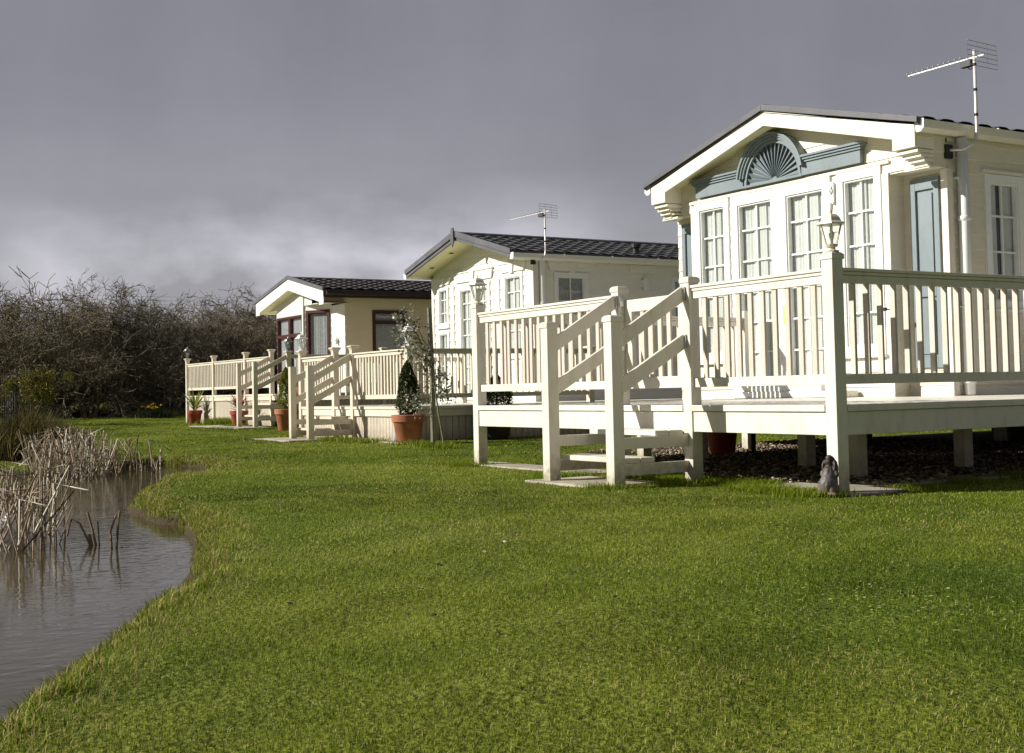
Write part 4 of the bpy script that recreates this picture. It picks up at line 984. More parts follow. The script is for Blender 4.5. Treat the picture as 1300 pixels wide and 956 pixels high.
# green sedge clump on the far bank
P_ = []; h_ = []
for k in range(9000):
    px = random.gauss(40, 42); d = random.uniform(16.8, 20.5)
    if px > 118: continue
    p = polar(px, d); P_.append((p.x, p.y)); h_.append(max(.15, random.uniform(.35, .75)*(1.05-abs(px-35)/130)))
P_ = np.array(P_); h_ = np.array(h_); k = sdist(P_, POND) > .02; P_, h_ = P_[k], h_[k]
V, F, T_ = blades(np.stack([P_[:, 0], P_[:, 1], np.zeros(len(P_))], 1), h_, np.full(len(P_), .011), RNG.uniform(0, 1, len(P_))**1.6, lean=.45, bend=.7)
g = npmesh('sedge_clump', V, F, leafm('sedge', (.026, .024, .005), (.085, .078, .013), (.26, .19, .08), trans=.2, rough=.9), T_); tag(g, 'dark green sedge clump behind the pale dead reeds', 'sedge', kind='stuff')
m = MB(); rnd = random.Random(4); q = polar(8, 8.1, WZ)
vs = []; n1, n2 = 9, 14
for i in range(n1):
    for k in range(n2):
        t = math.pi*i/(n1-1); a = 2*math.pi*k/n2; rr = 1+rnd.uniform(-.28, .28)
        vs.append((q.x+.07*rr*math.sin(t)*math.cos(a), q.y+.06*rr*math.sin(t)*math.sin(a), q.z+.08+.11*math.cos(t)*rr))
m.add(vs, [(i*n2+k, i*n2+(k+1) % n2, (i+1)*n2+(k+1) % n2, (i+1)*n2+k) for i in range(n1-1) for k in range(n2)])
o = part('plastic_bag', m, bag_m); tag(o, 'crumpled white bag caught among the reeds at the left edge', 'litter')

# ------------------------------------------------------------------ bare hedge trees
def bare_tree(name, seed, h, spread, trunk_n=4, depth=5, twig=.03, full=1.0):
    rnd = random.Random(seed); VT = []; FT = []; VC = []; FC = []
    def seg(V, F, a, b, r0, r1, n=3):
        d = (b-a).normalized(); u = d.cross(Vector((.3, .2, .93))).normalized(); w = d.cross(u); o = len(V)
        for p, r in ((a, r0), (b, r1)):
            for k in range(n): t = 6.2832*k/n; V.append(tuple(p+(u*math.cos(t)+w*math.sin(t))*r))
        for k in range(n): k2 = (k+1) % n; F.append((o+k, o+k2, o+n+k2)); F.append((o+k, o+n+k2, o+n+k))
    def grow(p, d, L, r, lev):
        V, F = (VT, FT) if lev <= 1 else (VC, FC)
        n = 3 if lev < 4 else 2
        for i in range(n):
            j = Vector((rnd.gauss(0, 1), rnd.gauss(0, 1), rnd.gauss(0, .8)))*(.16+.05*lev)
            d2 = (d+j).normalized(); q = p+d2*(L/n); r2 = r*.86
            seg(V, F, p, q, r, r2, 4 if lev < 2 else 3); p, d, r = q, d2, r2
            if lev < depth and rnd.random() < (.80*full):
                s = Vector((rnd.gauss(0, 1), rnd.gauss(0, 1), rnd.gauss(.15, .7))).normalized()
                grow(p, (d*.55+s*.85).normalized(), L*rnd.uniform(.45, .75), max(twig*.35, r*.55), lev+1)
        if lev < depth:
            for _ in range(2):
                s = Vector((rnd.gauss(0, 1), rnd.gauss(0, 1), rnd.gauss(.1, .6))).normalized()
                grow(p, (d*.8+s*.7).normalized(), L*rnd.uniform(.55, .8), max(twig*.35, r*.7), lev+1)
    for k in range(trunk_n):
        a = 6.28*k/trunk_n+rnd.uniform(-.5, .5); b = Vector((math.cos(a)*.25, math.sin(a)*.25, -.1))
        grow(b, Vector((math.cos(a)*spread, math.sin(a)*spread, 1)).normalized(), h*rnd.uniform(.28, .42), .075*h/5, 0)
    T = thing(name, 'x', 'tree', (0, 0, 0))
    zmax = max(v[2] for v in VC); k = h/zmax
    sc = lambda V: np.array(V)*[k, k, k]
    npmesh('trunk', sc(VT), np.array(FT), barkm, parent=T); npmesh('crown', sc(VC), np.array(FC), barkm, parent=T)
    return T
HG = 'bare hedgerow trees behind the lawn'
protos = [bare_tree('bare_tree', 3, 6.0, .55, 4), bare_tree('bare_tree', 8, 6.0, .8, 5), bare_tree('bare_tree', 21, 6.0, .45, 4), bare_tree('bare_tree', 33, 6.0, .9, 5)]
spec = [(-40, 61, 6.3, 0, 1.1, 'bare tree cut off by the left edge, behind the dark metal fence'), (22, 56, 6.6, 1, 1.2, 'wide bare thorn tree rising behind the gorse bush'),
        (75, 60, 5.6, 3, 1.1, 'rounded bare thorn filling the gap right of the gorse bush'), (112, 57, 6.5, 2, .8, 'tall narrow bare tree whose top sticks up over the hedge'),
        (163, 59, 6.3, 0, .9, 'bare tree with open fan shaped top, second peak of the hedge'), (208, 63, 5.4, 1, 1.0, 'dense dark bare thorn behind the daffodils'),
        (243, 66, 5.0, 3, 1.0, 'dense low thorn behind the far corner lantern'), (285, 69, 5.2, 2, 1.1, 'bare thorn showing over the middle of the farthest deck'),
        (325, 66, 5.7, 0, 1.0, 'bare tree touching the eaves of the beige home'),
        (-5, 66, 6.4, 3, 1.2, 'tangled bare tree in the back row at the left edge'), (95, 70, 6.2, 1, 1.3, 'back row bare tree left of the hedge peak'),
        (190, 74, 6.0, 0, 1.3, 'back row bare tree right of the second hedge peak'), 
        (265, 79, 5.6, 1, 1.3, 'back row thorn right of the far corner lantern'), (308, 80, 6.2, 3, 1.2, 'back row thorn beside the beige home'), (345, 82, 6.0, 0, 1.2, 'back row bare tree hidden mostly by the beige home'),
        (60, 64, 4.0, 3, 1.2, 'low spreading thorn with light showing beneath it'), (178, 66, 4.0, 0, 1.3, 'low thorn left of the daffodils'),
        (222, 69, 3.8, 2, 1.3, 'low thorn just right of the daffodils'), (255, 72, 3.9, 3, 1.3, 'low thorn behind the potted spiky palm'), (300, 73, 4.0, 1, 1.3, 'low thorn behind the farthest steps'), (0, 58, 4.4, 2, 1.2, 'low thorn behind the metal fence')]
first = [True]*4
rr = random.Random(5)
for px, d, h, k, wd, lab in spec:
    p = polar(px, d); h *= (1.2 if px > 200 else 1.06); s = h/6.0; sc = (s*wd, s*wd, s); rz = rr.uniform(0, 6.28)
    if first[k]:
        o = protos[k]; first[k] = False; o['label'] = lab; o['group'] = HG; o.location = p; o.rotation_euler = (0, 0, rz); o.scale = sc
    else: dup_tree(protos[k], p, lab, HG, rz, sc)
# out-of-view trees on the left that throw their shade across the lawn
for x, y, h, lab in ((-41, -2.5, 6.5, 'bare tree left of the view, by the pond'), (-36, -3.5, 6.0, 'bare tree left of the view, nearer the pond'), (-44, -6.0, 6.5, 'bare tree left of the view, farther back from the pond')):
    dup_tree(protos[1], (x, y, 0), lab, HG, x, (h/5, h/5, h/6))
# tangle of bramble and dead growth at the hedge foot
V = []; F = []
rn = random.Random(9); n = 5200
px = np.array([rn.uniform(-60, 350) for _ in range(n)]); dd = np.array([56+12*max(0, min(1, (q-60)/200))+rn.uniform(0, 8) for q in px])
PP = np.stack([H_.x*dd+R_.x*dd*(px-650)/f_px, H_.y*dd+R_.y*dd*(px-650)/f_px, np.zeros(n)], 1)
hg = RNG.uniform(.2, 1.0, n)*np.where(px > 170, 1.6, .6)
V, F, T_ = blades(PP, hg, np.full(n, .035), RNG.uniform(0, 1, n), lean=1.0, bend=.6)
g = npmesh('hedge_undergrowth', V, F, leafm('undergrowth', (.020, .022, .010), (.07, .065, .03), (.17, .14, .085), trans=.2), T_); tag(g, 'brambles and dead grass at the foot of the hedge', 'undergrowth', kind='stuff')

# leafy volumes helper
def leaf_cloud(n, size, sampler, droop=0.0, aspect=1.6):
    V = []; T = []
    for _ in range(n):
        p, t, sc = sampler(); a = Vector((random.gauss(0, 1), random.gauss(0, 1), random.gauss(0, 1)-droop)).normalized(); b = a.cross(Vector((random.gauss(0, 1), random.gauss(0, 1), random.gauss(0, 1)))).normalized()
        l = size*sc*random.uniform(.6, 1.3); w = l/aspect
        V += [p-a*l*.5, p+b*w*.5, p+a*l*.5, p-b*w*.5]; T += [t]
    o = np.arange(n)[:, None]*4+[[0, 1, 2, 3]]
    return np.array([tuple(v) for v in V]), o, np.array(T)
# gorse bush
gp = polar(40, 40); T = thing('gorse_bush', 'rounded yellow green gorse bush in front of the bare hedge', 'bush', gp)
lobes = [(Vector((random.gauss(0, .45), random.gauss(0, .45), random.uniform(.9, 1.7))), random.uniform(.18, .34)) for _ in range(26)]
def gs():
    c, r = random.choice(lobes); v = Vector((random.gauss(0, 1), random.gauss(0, 1), random.gauss(0, 1))).normalized()*r*random.uniform(.6, 1.05); return c+v, min(1, max(0, random.gauss(.45, .25))), 1
V, F, t = leaf_cloud(9000, .07, gs, aspect=2.5); npmesh('foliage', V, F, leafm('gorse', (.03, .04, .008), (.17, .15, .02), (.42, .33, .02), trans=.2), t, T, nper=4)
m = MB()
for k in range(9):
    c = lobes[k][0]; m.tube([gp+Vector((random.gauss(0, .12), random.gauss(0, .12), -.05)), gp+c*.5+Vector((0, 0, -.1)), gp+c], [.045, .03, .012], 5)
part('stem', m, barkm, T)
# dark palisade fence at the left edge
FG = polar(18, 47); FD = (polar(-160, 38)-FG).normalized()
T = thing('palisade_fence', 'dark metal palisade fence at the left edge behind the reeds', 'fence', FG)
n = 46
for k in range(n):
    p = FG+FD*(.17*k)
    if k == 0: m = MB(); m.wb(p.x-.035, p.x+.035, p.y-.012, p.y+.012, 0, 1.75); m.add([(p.x-.035, p.y, 1.75), (p.x+.035, p.y, 1.75), (p.x, p.y, 1.83)], [(0, 1, 2)]); pl0 = part('pale', m, darksteel, T)
    else: dup(pl0, FD*(.17*k))
for z in (.35, 1.45): m = MB(); m.beam(FG+UZ*z+Vector((0, .03, 0)), FG+FD*(.17*n)+UZ*z+Vector((0, .03, 0)), .04, .05); part('rail', m, darksteel, T)
for k in range(4): m = MB(); p = FG+FD*(2.7*k); m.wb(p.x-.05, p.x+.05, p.y+.04, p.y+.12, -.1, 1.8); part('post', m, darksteel, T)

# ------------------------------------------------------------------ pots and plants
def pot(T, c, r, h, mat, rim=True):
    pr = [(r*.68, 0), (r*.72, .01), (r*.93, h*.74)]
    pr += [(r*.95, h*.75), (r*1.03, h*.76), (r*1.06, h*.98), (r*1.02, h)] if rim else [(r, h*.95), (r, h)]
    pr += [(r*.88, h), (r*.86, h*.86)]
    m = MB(); m.lathe(pr, c, 28); o = part('pot', m, mat, T, smooth=True)
    e = o.modifiers.new('es', 'EDGE_SPLIT'); e.split_angle = R(40)
    m = MB(); m.lathe([(r*.87, h*.87), (r*.5, h*.9)], c, 20); part('compost', m, soil, T)
def conifer(label, c, potr, poth, rad, hgt, pm, mat, group=None, n=9000, leaf=.035):
    T = thing('potted_conifer', label, 'potted plant', c, group); pot(T, c, potr, poth, pm)
    lob = [(random.uniform(0, 6.28), random.uniform(0, 1), random.uniform(.04, .1)) for _ in range(60)]
    def s():
        u = random.random()**.8; prof = (1-u**2.4)**.75*(.55+.45*min(1, u*5)); a = random.uniform(0, 6.28)
        bump = 1+.10*math.sin(a*3+u*9)+.07*math.sin(a*7+u*23)
        r = rad*prof*bump*math.sqrt(random.uniform(.45, 1.05)); return Vector((r*math.cos(a), r*math.sin(a), poth*.92+u*hgt)), min(1, max(0, random.gauss(.45, .25))), 1
    V, F, t = leaf_cloud(n, leaf, s, droop=-.9, aspect=2.2); npmesh('foliage', V, F, mat, t, T, nper=4)
    m = MB(); m.tube([Vector(c)+UZ*poth*.8, Vector(c)+UZ*(poth+hgt*.8)], [.02, .008], 6); part('stem', m, barkm, T)
    return T
dark_con = leafm('dark_conifer', (.012, .025, .006), (.06, .085, .016), (.12, .13, .03), trans=.15)
gold_con = leafm('golden_conifer', (.05, .08, .008), (.25, .27, .02), (.45, .40, .04), trans=.25)
conifer('dark green cone shaped conifer in the largest terracotta pot', (-18.05, 9.0, .0), .26, .46, .19, .90, terracotta, dark_con)
conifer('slim golden conifer in a terracotta pot between the two far sets of steps', (-27.55, 10.6, .0), .26, .50, .20, 1.0, terracotta, gold_con)
conifer('bushy conifer in a black planter seen between the two nearer decks', (-18.22, 10.75, .0), .27, .50, .28, .62, darkpot, dark_con, n=6000)
T = thing('plant_pot', 'dark red pot standing in the shade beneath the nearest deck', 'pot', (-11.35, 9.75, 0)); pot(T, (-11.35, 9.75, 0), .2, .42, redpot)
def spiky(label, c, potr, poth, n, L, mat, pm):
    T = thing('potted_spiky_plant', label, 'potted plant', c); pot(T, c, potr, poth, pm)
    m = MB(); tints = []
    for k in range(n):
        a = random.uniform(0, 6.28); e = random.uniform(.35, 1.35); l = L*random.uniform(.6, 1.1); w = .022*random.uniform(.8, 1.3)
        p = Vector(c)+UZ*(poth*.9+random.uniform(0, .15)); d = Vector((math.cos(a)*math.cos(e), math.sin(a)*math.cos(e), math.sin(e))); s = Vector((-math.sin(a), math.cos(a), 0))
        pts = []
        for i in range(6):
            t = i/5; pts.append(p+d*l*t-UZ*(.35*l*math.cos(e)*t*t)); 
        vs = []
        for i, q in enumerate(pts): ww = w*(1-(i/5)**2)+.002; vs += [q-s*ww, q+s*ww]
        m.add(vs, [(2*i, 2*i+1, 2*i+3, 2*i+2) for i in range(5)]); tints += [random.random()]*5
    o = part('foliage', m, mat, T, recalc=False); at = o.data.attributes.new('tint', 'FLOAT', 'FACE'); at.data.foreach_set('value', np.array(tints, np.float32))
    m = MB(); m.tube([Vector(c)+UZ*poth*.8, Vector(c)+UZ*(poth+.18)], .035, 8); part('stem', m, barkm, T)
spiky('green spiky cordyline in a red pot at the far left corner of the decks', tuple(polar(246, 38.3)), .22, .42, 60, .85, leafm('cordyline', (.07, .12, .02), (.30, .34, .08), (.55, .52, .22), trans=.3), redpot)
spiky('dark red leaved spiky plant in a red pot behind the farthest steps', (-33.3, 11.45, 0), .24, .42, 50, .75, leafm('red_cordyline', (.06, .015, .012), (.22, .04, .025), (.35, .10, .05), trans=.3), redpot)
T = thing('plant_pot', 'orange terracotta pot standing on the farthest deck behind the handrails', 'pot', (-32.6, 13.0, .86)); pot(T, (-32.6, 13.0, .86), .22, .36, terracotta)
# grey ornament by the big pot
m = MB(); c = (-18.42, 8.98, .02)
m.lathe([(.06, 0), (.075, .03), (.07, .09), (.045, .13), (.05, .16), (.04, .2), (.01, .215)], c, 12); m.lathe([(.012, 0), (.018, .03), (.006, .07)], (c[0]-.02, c[1], .2), 6); m.lathe([(.012, 0), (.018, .03), (.006, .07)], (c[0]+.025, c[1], .2), 6)
o = part('stone_ornament', m, stone_grey, smooth=True); tag(o, 'small grey stone rabbit ornament at the foot of the large terracotta pot', 'ornament')
# staked variegated shrub
S0 = Vector((-16.62, 8.70, 0)); T = thing('staked_shrub', 'sparse variegated standard shrub leaning over the deck, tied to its stake', 'shrub', (-16.0, 8.55, 0))
base = Vector((-16.0, 8.55, 0)); r8 = R_
crown = [(-.43, 1.95), (-.30, 1.90), (-.52, 1.72), (-.36, 1.68), (-.22, 1.72), (-.40, 1.52), (-.25, 1.55), (-.14, 1.45), (-.30, 1.38), (-.16, 1.30), (-.05, 1.28), (-.12, 1.15), (.02, 1.12), (.0, .98), (.1, 1.02), (.16, .9), (.18, .76), (.1, .82), (-.27, .72), (-.2, .62), (-.33, .64)]
m = MB(); tip = S0+r8*(-.02)
m.tube([base, base+(S0-base)*.5+UZ*.5, S0+r8*.02+UZ*1.0, S0+r8*-.1+UZ*1.4, S0+r8*-.25+UZ*1.75, S0+r8*-.38+UZ*1.95], [.016, .014, .013, .011, .008, .004], 6)
cl = []
for u, z in crown:
    c = S0+r8*u+UZ*z+H_*random.uniform(-.15, .15); cl.append(c)
    st = S0+r8*(u*.3)+UZ*min(1.5, max(.9, z-.1)); m.tube([st, st.lerp(c, .5)+UZ*.05, c], [.006, .004, .002], 4)
part('stem', m, stemgreen, T)
def vs_():
    c = random.choice(cl)-Vector(T.location); return c+Vector((random.gauss(0, .07), random.gauss(0, .07), random.gauss(0, .075))), random.random(), 1
V, F, t = leaf_cloud(1250, .048, vs_, aspect=1.5); npmesh('foliage', V, F, leafm('variegated_leaf', (.06, .065, .04), (.26, .26, .18), (.62, .60, .50), trans=.25, rough=.35), t, T, nper=4)
m = MB(); m.tube([S0+UZ*-.05, S0+R_*-.005+UZ*1.0, S0+R_*-.03+UZ*2.07], [.045, .042, .038], 8); o = part('wooden_stake', m, stakewood); tag(o, 'weathered grey green wooden stake supporting the variegated shrub', 'stake')
# worm casts, dead leaves and crumbs on the lawn
n = 260; q = np.stack([RNG.uniform(-16, -2.5, n), RNG.uniform(-.5, 6.2, n)], 1); q = q[lawn_ok(q)]
vs_l = []; fs_l = []; tt = []
for x, y in q:
    o = len(vs_l); r0 = random.uniform(.005, .013); hh_ = random.uniform(.3, .7)*r0; z = float(ground_z(np.array([x]), np.array([y]))[0])+.008
    vs_l.append((x, y, z+hh_)); k = 7
    for i in range(k): a = 6.283*i/k; r1 = r0*random.uniform(.6, 1.4); vs_l.append((x+math.cos(a)*r1, y+math.sin(a)*r1, z+random.uniform(-.006, .006)))
    t = .05 if random.random() < .7 else random.uniform(.5, 1)
    for i in range(k): fs_l.append((o, o+1+i, o+1+(i+1) % k)); tt.append(t)
g = npmesh('lawn_debris', np.array(vs_l), np.array(fs_l), leafm('debris', (.035, .025, .015), (.16, .10, .05), (.55, .48, .36), trans=0, rough=.8), tt); tag(g, 'worm casts and dead leaves scattered over the lawn', 'debris', kind='stuff')
# low weeds and clover in the turf
cen = [(-3.05, 3.35, .30, 420), (-3.5, 3.6, .16, 120), (-4.6, 2.2, .10, 60), (-6.8, 4.4, .14, 70), (-9.6, 4.6, .12, 60), (-5.4, 4.9, .12, 60)]
Pw = np.concatenate([RNG.normal(0, r, (n, 2))+[x, y] for x, y, r, n in cen]); n = len(Pw)
a = RNG.uniform(0, 6.283, n); l = RNG.uniform(.004, .009, n); z = ground_z(Pw[:, 0], Pw[:, 1])+RNG.uniform(.008, .02, n)
c, d_ = np.cos(a)*l, np.sin(a)*l; tl = RNG.uniform(-.4, .4, n)*l
Vw = np.stack([np.stack([Pw[:, 0]-c, Pw[:, 1]-d_, z], 1), np.stack([Pw[:, 0]-d_*.8, Pw[:, 1]+c*.8, z+tl], 1), np.stack([Pw[:, 0]+c, Pw[:, 1]+d_, z+tl*.5], 1), np.stack([Pw[:, 0]+d_*.8, Pw[:, 1]-c*.8, z-tl*.3], 1)], 1).reshape(-1, 3)
g = npmesh('clover_patch', Vw, np.arange(4*n).reshape(-1, 4), leafm('clover', (.12, .20, .02), (.30, .36, .05), (.50, .50, .16), trans=.3), RNG.uniform(0, 1, n), nper=4); tag(g, 'pale clover and small weeds growing in the turf', 'weeds', kind='stuff')
# daffodils
c = polar(196, 51); T = thing('daffodil_clump', 'yellow daffodils flowering in the lawn before the hedge', 'flowers', c)
P2 = np.concatenate([RNG.normal(0, .28, (420, 2)), np.zeros((420, 1))], 1); V, F, t = blades(P2, np.full(420, .36), np.full(420, .03), RNG.uniform(0, .6, 420), lean=.4); npmesh('leaves', V, F, dark_con, t, T)
src = None
for k in range(12):
    x, y, z = random.gauss(-.08, .2), random.gauss(-.1, .16), random.uniform(.38, .58)
    if src is None:
        m = MB(); cc = Vector(c)+Vector((x, y, z)); m.lathe([(.02, 0), (.028, .05), (.035, .06)], cc, 8)
        for q in range(6):
            a = q*1.047; d = Vector((math.cos(a), math.sin(a), .1)); s = Vector((-math.sin(a), math.cos(a), 0)); m.add([cc, cc+d*.07+s*.05, cc+d*.15, cc+d*.07-s*.05], [(0, 1, 2, 3)])
        src = part('flower', m, paint('daffodil_yellow', (.85, .62, .03), .5, .05, .05, 10), T, recalc=False); s0 = (x, y, z)
    else: dup(src, (x-s0[0], y-s0[1], z-s0[2]))

# ------------------------------------------------------------------ dog statue (seen from behind)
def blob(lst):
    m = MB()
    for (cx, cy, cz, rx, ry, rz, *tilt) in lst:
        n1, n2 = 12, 16; vs = []; a = tilt[0] if tilt else 0
        for i in range(n1+1):
            t = math.pi*i/n1
            for k in range(n2):
                p = 2*math.pi*k/n2; x, y, z = rx*math.sin(t)*math.cos(p), ry*math.sin(t)*math.sin(p), rz*math.cos(t)
                y, z = y*math.cos(a)-z*math.sin(a), y*math.sin(a)+z*math.cos(a); vs.append((cx+x, cy+y, cz+z))
        m.add(vs, [(i*n2+k, i*n2+(k+1) % n2, (i+1)*n2+(k+1) % n2, (i+1)*n2+k) for i in range(n1) for k in range(n2)])
    return m
# local frame: x right, y = the way it looks (towards the house), z up
sx = blob([(0, 0, .075, .062, .066, .078), (0, .02, .135, .05, .05, .075), (-.042, .01, .045, .032, .058, .05, .2), (.042, .01, .045, .032, .058, .05, .2),
           (-.048, .055, .016, .02, .05, .018), (.048, .055, .016, .02, .05, .018), (-.03, .06, .09, .017, .02, .09), (.03, .06, .09, .017, .02, .09),
           (0, .035, .180, .034, .036, .05), (0, .045, .238, .036, .042, .045), (0, .088, .225, .020, .035, .020), (-.046, .038, .190, .015, .026, .050, .1), (.046, .038, .190, .015, .026, .050, .1), (-.040, .04, .225, .014, .022, .028), (.040, .04, .225, .014, .022, .028),
           (-.05, .03, .150, .022, .022, .028), (.05, .03, .150, .022, .022, .028), (.055, -.045, .014, .038, .018, .013), (-.05, -.03, .015, .028, .03, .014), (0, .03, .262, .026, .028, .026)])
def statue_paint():
    m, nt, b = nt_new('dog_statue_paint'); N, L = nt.nodes, nt.links
    g = N.new('ShaderNodeNewGeometry'); sx_ = N.new('ShaderNodeSeparateXYZ'); L.new(g.outputs['Position'], sx_.inputs[0])
    no = N.new('ShaderNodeTexNoise'); no.inputs['Scale'].default_value = 28; no.inputs['Detail'].default_value = 4; L.new(g.outputs['Position'], no.inputs['Vector'])
    ad = N.new('ShaderNodeMath'); ad.operation = 'MULTIPLY_ADD'; L.new(no.outputs['Fac'], ad.inputs[0]); ad.inputs[1].default_value = .14; L.new(sx_.outputs['Z'], ad.inputs[2])
    r = N.new('ShaderNodeValToRGB'); e = r.color_ramp.elements; e[0].position = .10; e[0].color = (.16, .115, .085, 1); e[1].position = .30; e[1].color = (.030, .018, .016, 1)
    q = e.new(.17); q.color = (.10, .09, .088, 1); q = e.new(.235); q.color = (.12, .115, .12, 1); q = e.new(.26); q.color = (.045, .033, .030, 1)
    L.new(ad.outputs[0], r.inputs['Fac']); L.new(r.outputs[0], b.inputs['Base Color']); b.inputs['Roughness'].default_value = .55
    return m
statue_m = statue_paint()
sm = MB(); st_loc = Vector((-6.53, 6.58, .01)); ang = -th+R(90)-R(90)
ca = Vector((RR.x, RR.y, 0)).normalized(); cb = Vector((-.30, .95, 0)).normalized(); ca = Vector((cb.y, -cb.x, 0))
sm.add([st_loc+ca*p[0]+cb*p[1]+UZ*p[2] for p in sx.v], sx.f)
o = part('dog_statue', sm, statue_m, recalc=True, smooth=True)
o.modifiers.new('r', 'REMESH'); o.modifiers['r'].mode = 'VOXEL'; o.modifiers['r'].voxel_size = .004; o.modifiers['r'].use_smooth_shade = True
s_ = o.modifiers.new('s', 'SMOOTH'); s_.iterations = 3; s_.factor = .5
tx = bpy.data.textures.new('curl', 'CLOUDS'); tx.noise_scale = .018; dm = o.modifiers.new('d', 'DISPLACE'); dm.texture = tx; dm.strength = .006; dm.mid_level = .5
tag(o, 'seated brown and grey dog statue, back to us, by the corner post on the grass', 'statue')

# hitch with chain under the deck
T = thing('tow_hitch', 'black tow hitch with a hanging chain in the shade beneath the nearest home', 'tow hitch', (-11.2, 10.3, 0))
m = MB(); m.beam((-11.25, 10.9, .52), (-11.25, 9.75, .42), .08, .08); m.beam((-11.25, 9.8, .45), (-11.32, 9.6, .50), .1, .1); part('drawbar', m, darksteel, T)
m = MB(); m.tube([(-11.2, 10.1, .48), (-11.2, 10.1, .03)], .028, 8); m.lathe([(.07, 0), (.07, .02)], (-11.2, 10.1, .02), 10); part('jockey_leg', m, darksteel, T)
m = MB()
for k in range(14):
    t = k/13; p = Vector((-11.15+.75*t, 10.0+.25*t, .50-.16*math.sin(math.pi*t))); q = p+Vector((.05, .017, .16*-.2*math.cos(math.pi*t)))
    m.tube([p, q], .011 if k % 2 else .007, 5)
part('chain', m, darksteel, T)
# distant power line
for k, (z, dy) in enumerate(((14.0, 0), (14.5, 0), (15.0, 0))):
    A, B_ = polar(60, 150, z-1.5), polar(900, 220, z+9); m = MB(); m.tube([A.lerp(B_, i/16)-UZ*(3*math.sin(math.pi*i/16)) for i in range(17)], .011, 4)
    o = part('power_cable', m, darksteel); tag(o, 'thin overhead cable crossing the sky beyond the hedge', 'cable', 'three parallel overhead cables')

# ------------------------------------------------------------------ light and sky
Ld = Vector((.55, 1, -.62)).normalized()
elev = math.asin(-Ld.z); azs = math.atan2(-Ld.x, -Ld.y)      # clockwise from +Y, towards the sun
sun = bpy.data.lights.new('sun', 'SUN'); so = bpy.data.objects.new('sun', sun); COL.objects.link(so)
so.rotation_euler = Ld.to_track_quat('-Z', 'Y').to_euler(); sun.energy = 5.0; sun.angle = R(.5); sun.color = (1, .955, .86)
w = bpy.data.worlds.new('World'); scene.world = w; w.use_nodes = True; nt = w.node_tree; N, L = nt.nodes, nt.links; N.clear()
out = N.new('ShaderNodeOutputWorld'); sky = N.new('ShaderNodeTexSky'); sky.sky_type = 'NISHITA'; sky.sun_disc = False; sky.sun_elevation = elev; sky.sun_rotation = azs
bg1 = N.new('ShaderNodeBackground'); bg1.inputs[1].default_value = .08; L.new(sky.outputs[0], bg1.inputs[0])
tc = N.new('ShaderNodeTexCoord'); sep = N.new('ShaderNodeSeparateXYZ'); L.new(tc.outputs['Generated'], sep.inputs[0])
def math_(op, a, b=None, clamp=False):
    n = N.new('ShaderNodeMath'); n.operation = op; n.use_clamp = clamp
    for i, v in enumerate((a, b)):
        if v is None: continue
        if isinstance(v, (int, float)): n.inputs[i].default_value = v
        else: L.new(v, n.inputs[i])
    return n.outputs[0]
zz = math_('MAXIMUM', sep.outputs['Z'], 0.0); den = math_('ADD', zz, .12)
px_ = math_('DIVIDE', sep.outputs['X'], den); py_ = math_('DIVIDE', sep.outputs['Y'], den)
cmb = N.new('ShaderNodeCombineXYZ'); L.new(px_, cmb.inputs[0]); L.new(py_, cmb.inputs[1])
n1 = N.new('ShaderNodeTexNoise'); n1.inputs['Scale'].default_value = .55; n1.inputs['Detail'].default_value = 7; n1.inputs['Roughness'].default_value = .55; L.new(cmb.outputs[0], n1.inputs['Vector'])
n2 = N.new('ShaderNodeTexNoise'); n2.inputs['Scale'].default_value = 1; n2.inputs['Detail'].default_value = 6; n2.inputs['Roughness'].default_value = .6
sm_ = N.new('ShaderNodeMapping'); sm_.inputs['Rotation'].default_value = (R(14), R(-22), 0); sm_.inputs['Scale'].default_value = (5, 5, 1.1); L.new(tc.outputs['Generated'], sm_.inputs['Vector']); L.new(sm_.outputs[0], n2.inputs['Vector'])
rp = N.new('ShaderNodeValToRGB'); e = rp.color_ramp.elements
e[0].position = 0; e[0].color = (.34, .332, .358, 1); e[1].position = .62; e[1].color = (.165, .162, .184, 1)
x = e.new(.10); x.color = (.32, .312, .342, 1); x = e.new(.22); x.color = (.235, .23, .257, 1); x = e.new(.38); x.color = (.185, .181, .204, 1)
L.new(zz, rp.inputs['Fac'])
mr = N.new('ShaderNodeMapRange'); mr.inputs['From Min'].default_value = .32; mr.inputs['From Max'].default_value = .7; mr.inputs['To Min'].default_value = .90; mr.inputs['To Max'].default_value = 1.16; L.new(n1.outputs['Fac'], mr.inputs['Value'])
mr2 = N.new('ShaderNodeMapRange'); mr2.inputs['From Min'].default_value = .3; mr2.inputs['From Max'].default_value = .7; mr2.inputs['To Min'].default_value = .92; mr2.inputs['To Max'].default_value = 1.1; L.new(n2.outputs['Fac'], mr2.inputs['Value'])
# sky dimmed behind the viewer to weaken the fill on shaded faces
back = math_('ADD', math_('MULTIPLY', sep.outputs['X'], .85), math_('MULTIPLY', sep.outputs['Y'], -.5))
bk = math_('ADD', 1.0, math_('MULTIPLY', math_('MAXIMUM', back, 0.0), -.5))
st = math_('MULTIPLY', math_('MULTIPLY', mr.outputs[0], mr2.outputs[0]), bk)
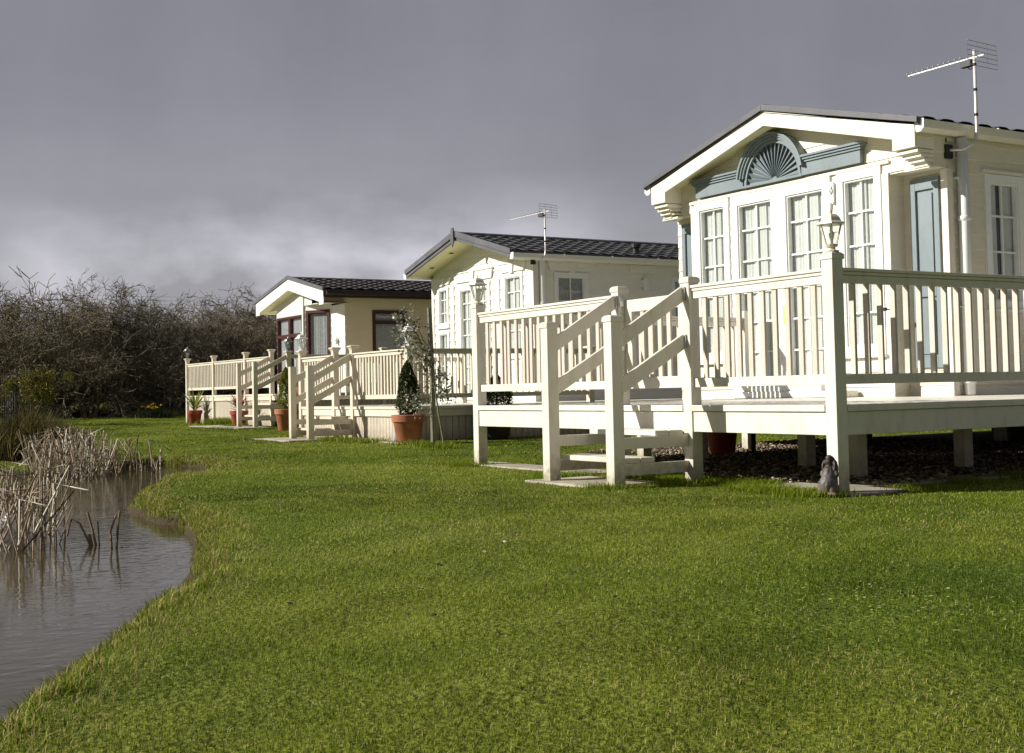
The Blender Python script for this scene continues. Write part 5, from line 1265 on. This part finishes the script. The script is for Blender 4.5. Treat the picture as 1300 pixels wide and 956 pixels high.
# low broken cloud: flattened puffs that fade out with height, strongest to the west
mp = N.new('ShaderNodeMapping'); mp.inputs['Scale'].default_value = (6, 6, 11); L.new(tc.outputs['Generated'], mp.inputs['Vector'])
n3 = N.new('ShaderNodeTexNoise'); n3.inputs['Scale'].default_value = 1; n3.inputs['Detail'].default_value = 7; n3.inputs['Roughness'].default_value = .5; L.new(mp.outputs[0], n3.inputs['Vector'])
lo = N.new('ShaderNodeMapRange'); lo.inputs['From Min'].default_value = .05; lo.inputs['From Max'].default_value = .175; lo.inputs['To Min'].default_value = 1; lo.inputs['To Max'].default_value = 0; L.new(zz, lo.inputs['Value'])
pf = N.new('ShaderNodeMapRange'); pf.inputs['From Min'].default_value = .44; pf.inputs['From Max'].default_value = .70; L.new(n3.outputs['Fac'], pf.inputs['Value'])
dr = N.new('ShaderNodeVectorMath'); dr.operation = 'DOT_PRODUCT'; L.new(tc.outputs['Generated'], dr.inputs[0]); dr.inputs[1].default_value = (-.918, .380, .115)
sp_ = N.new('ShaderNodeMapRange'); sp_.inputs['From Min'].default_value = .965; sp_.inputs['From Max'].default_value = 1.0; L.new(dr.outputs['Value'], sp_.inputs['Value'])
puff = math_('MULTIPLY', math_('MULTIPLY', lo.outputs[0], pf.outputs[0]), math_('ADD', math_('MULTIPLY', sp_.outputs[0], 2.4), .3))
st = math_('MULTIPLY', st, math_('ADD', 1.0, puff))
bg2 = N.new('ShaderNodeBackground'); L.new(rp.outputs[0], bg2.inputs[0]); L.new(math_('MULTIPLY', st, .78), bg2.inputs[1])
mix = N.new('ShaderNodeMixShader'); mix.inputs[0].default_value = .93; L.new(bg1.outputs[0], mix.inputs[1]); L.new(bg2.outputs[0], mix.inputs[2]); L.new(mix.outputs[0], out.inputs[0])
vs = scene.view_settings; vs.view_transform = 'Standard'; vs.look = 'None'; vs.exposure = .44; vs.gamma = 1; vs.use_curve_mapping = False
scene.render.engine = 'CYCLES'; scene.cycles.max_bounces = 8; scene.cycles.transparent_max_bounces = 12
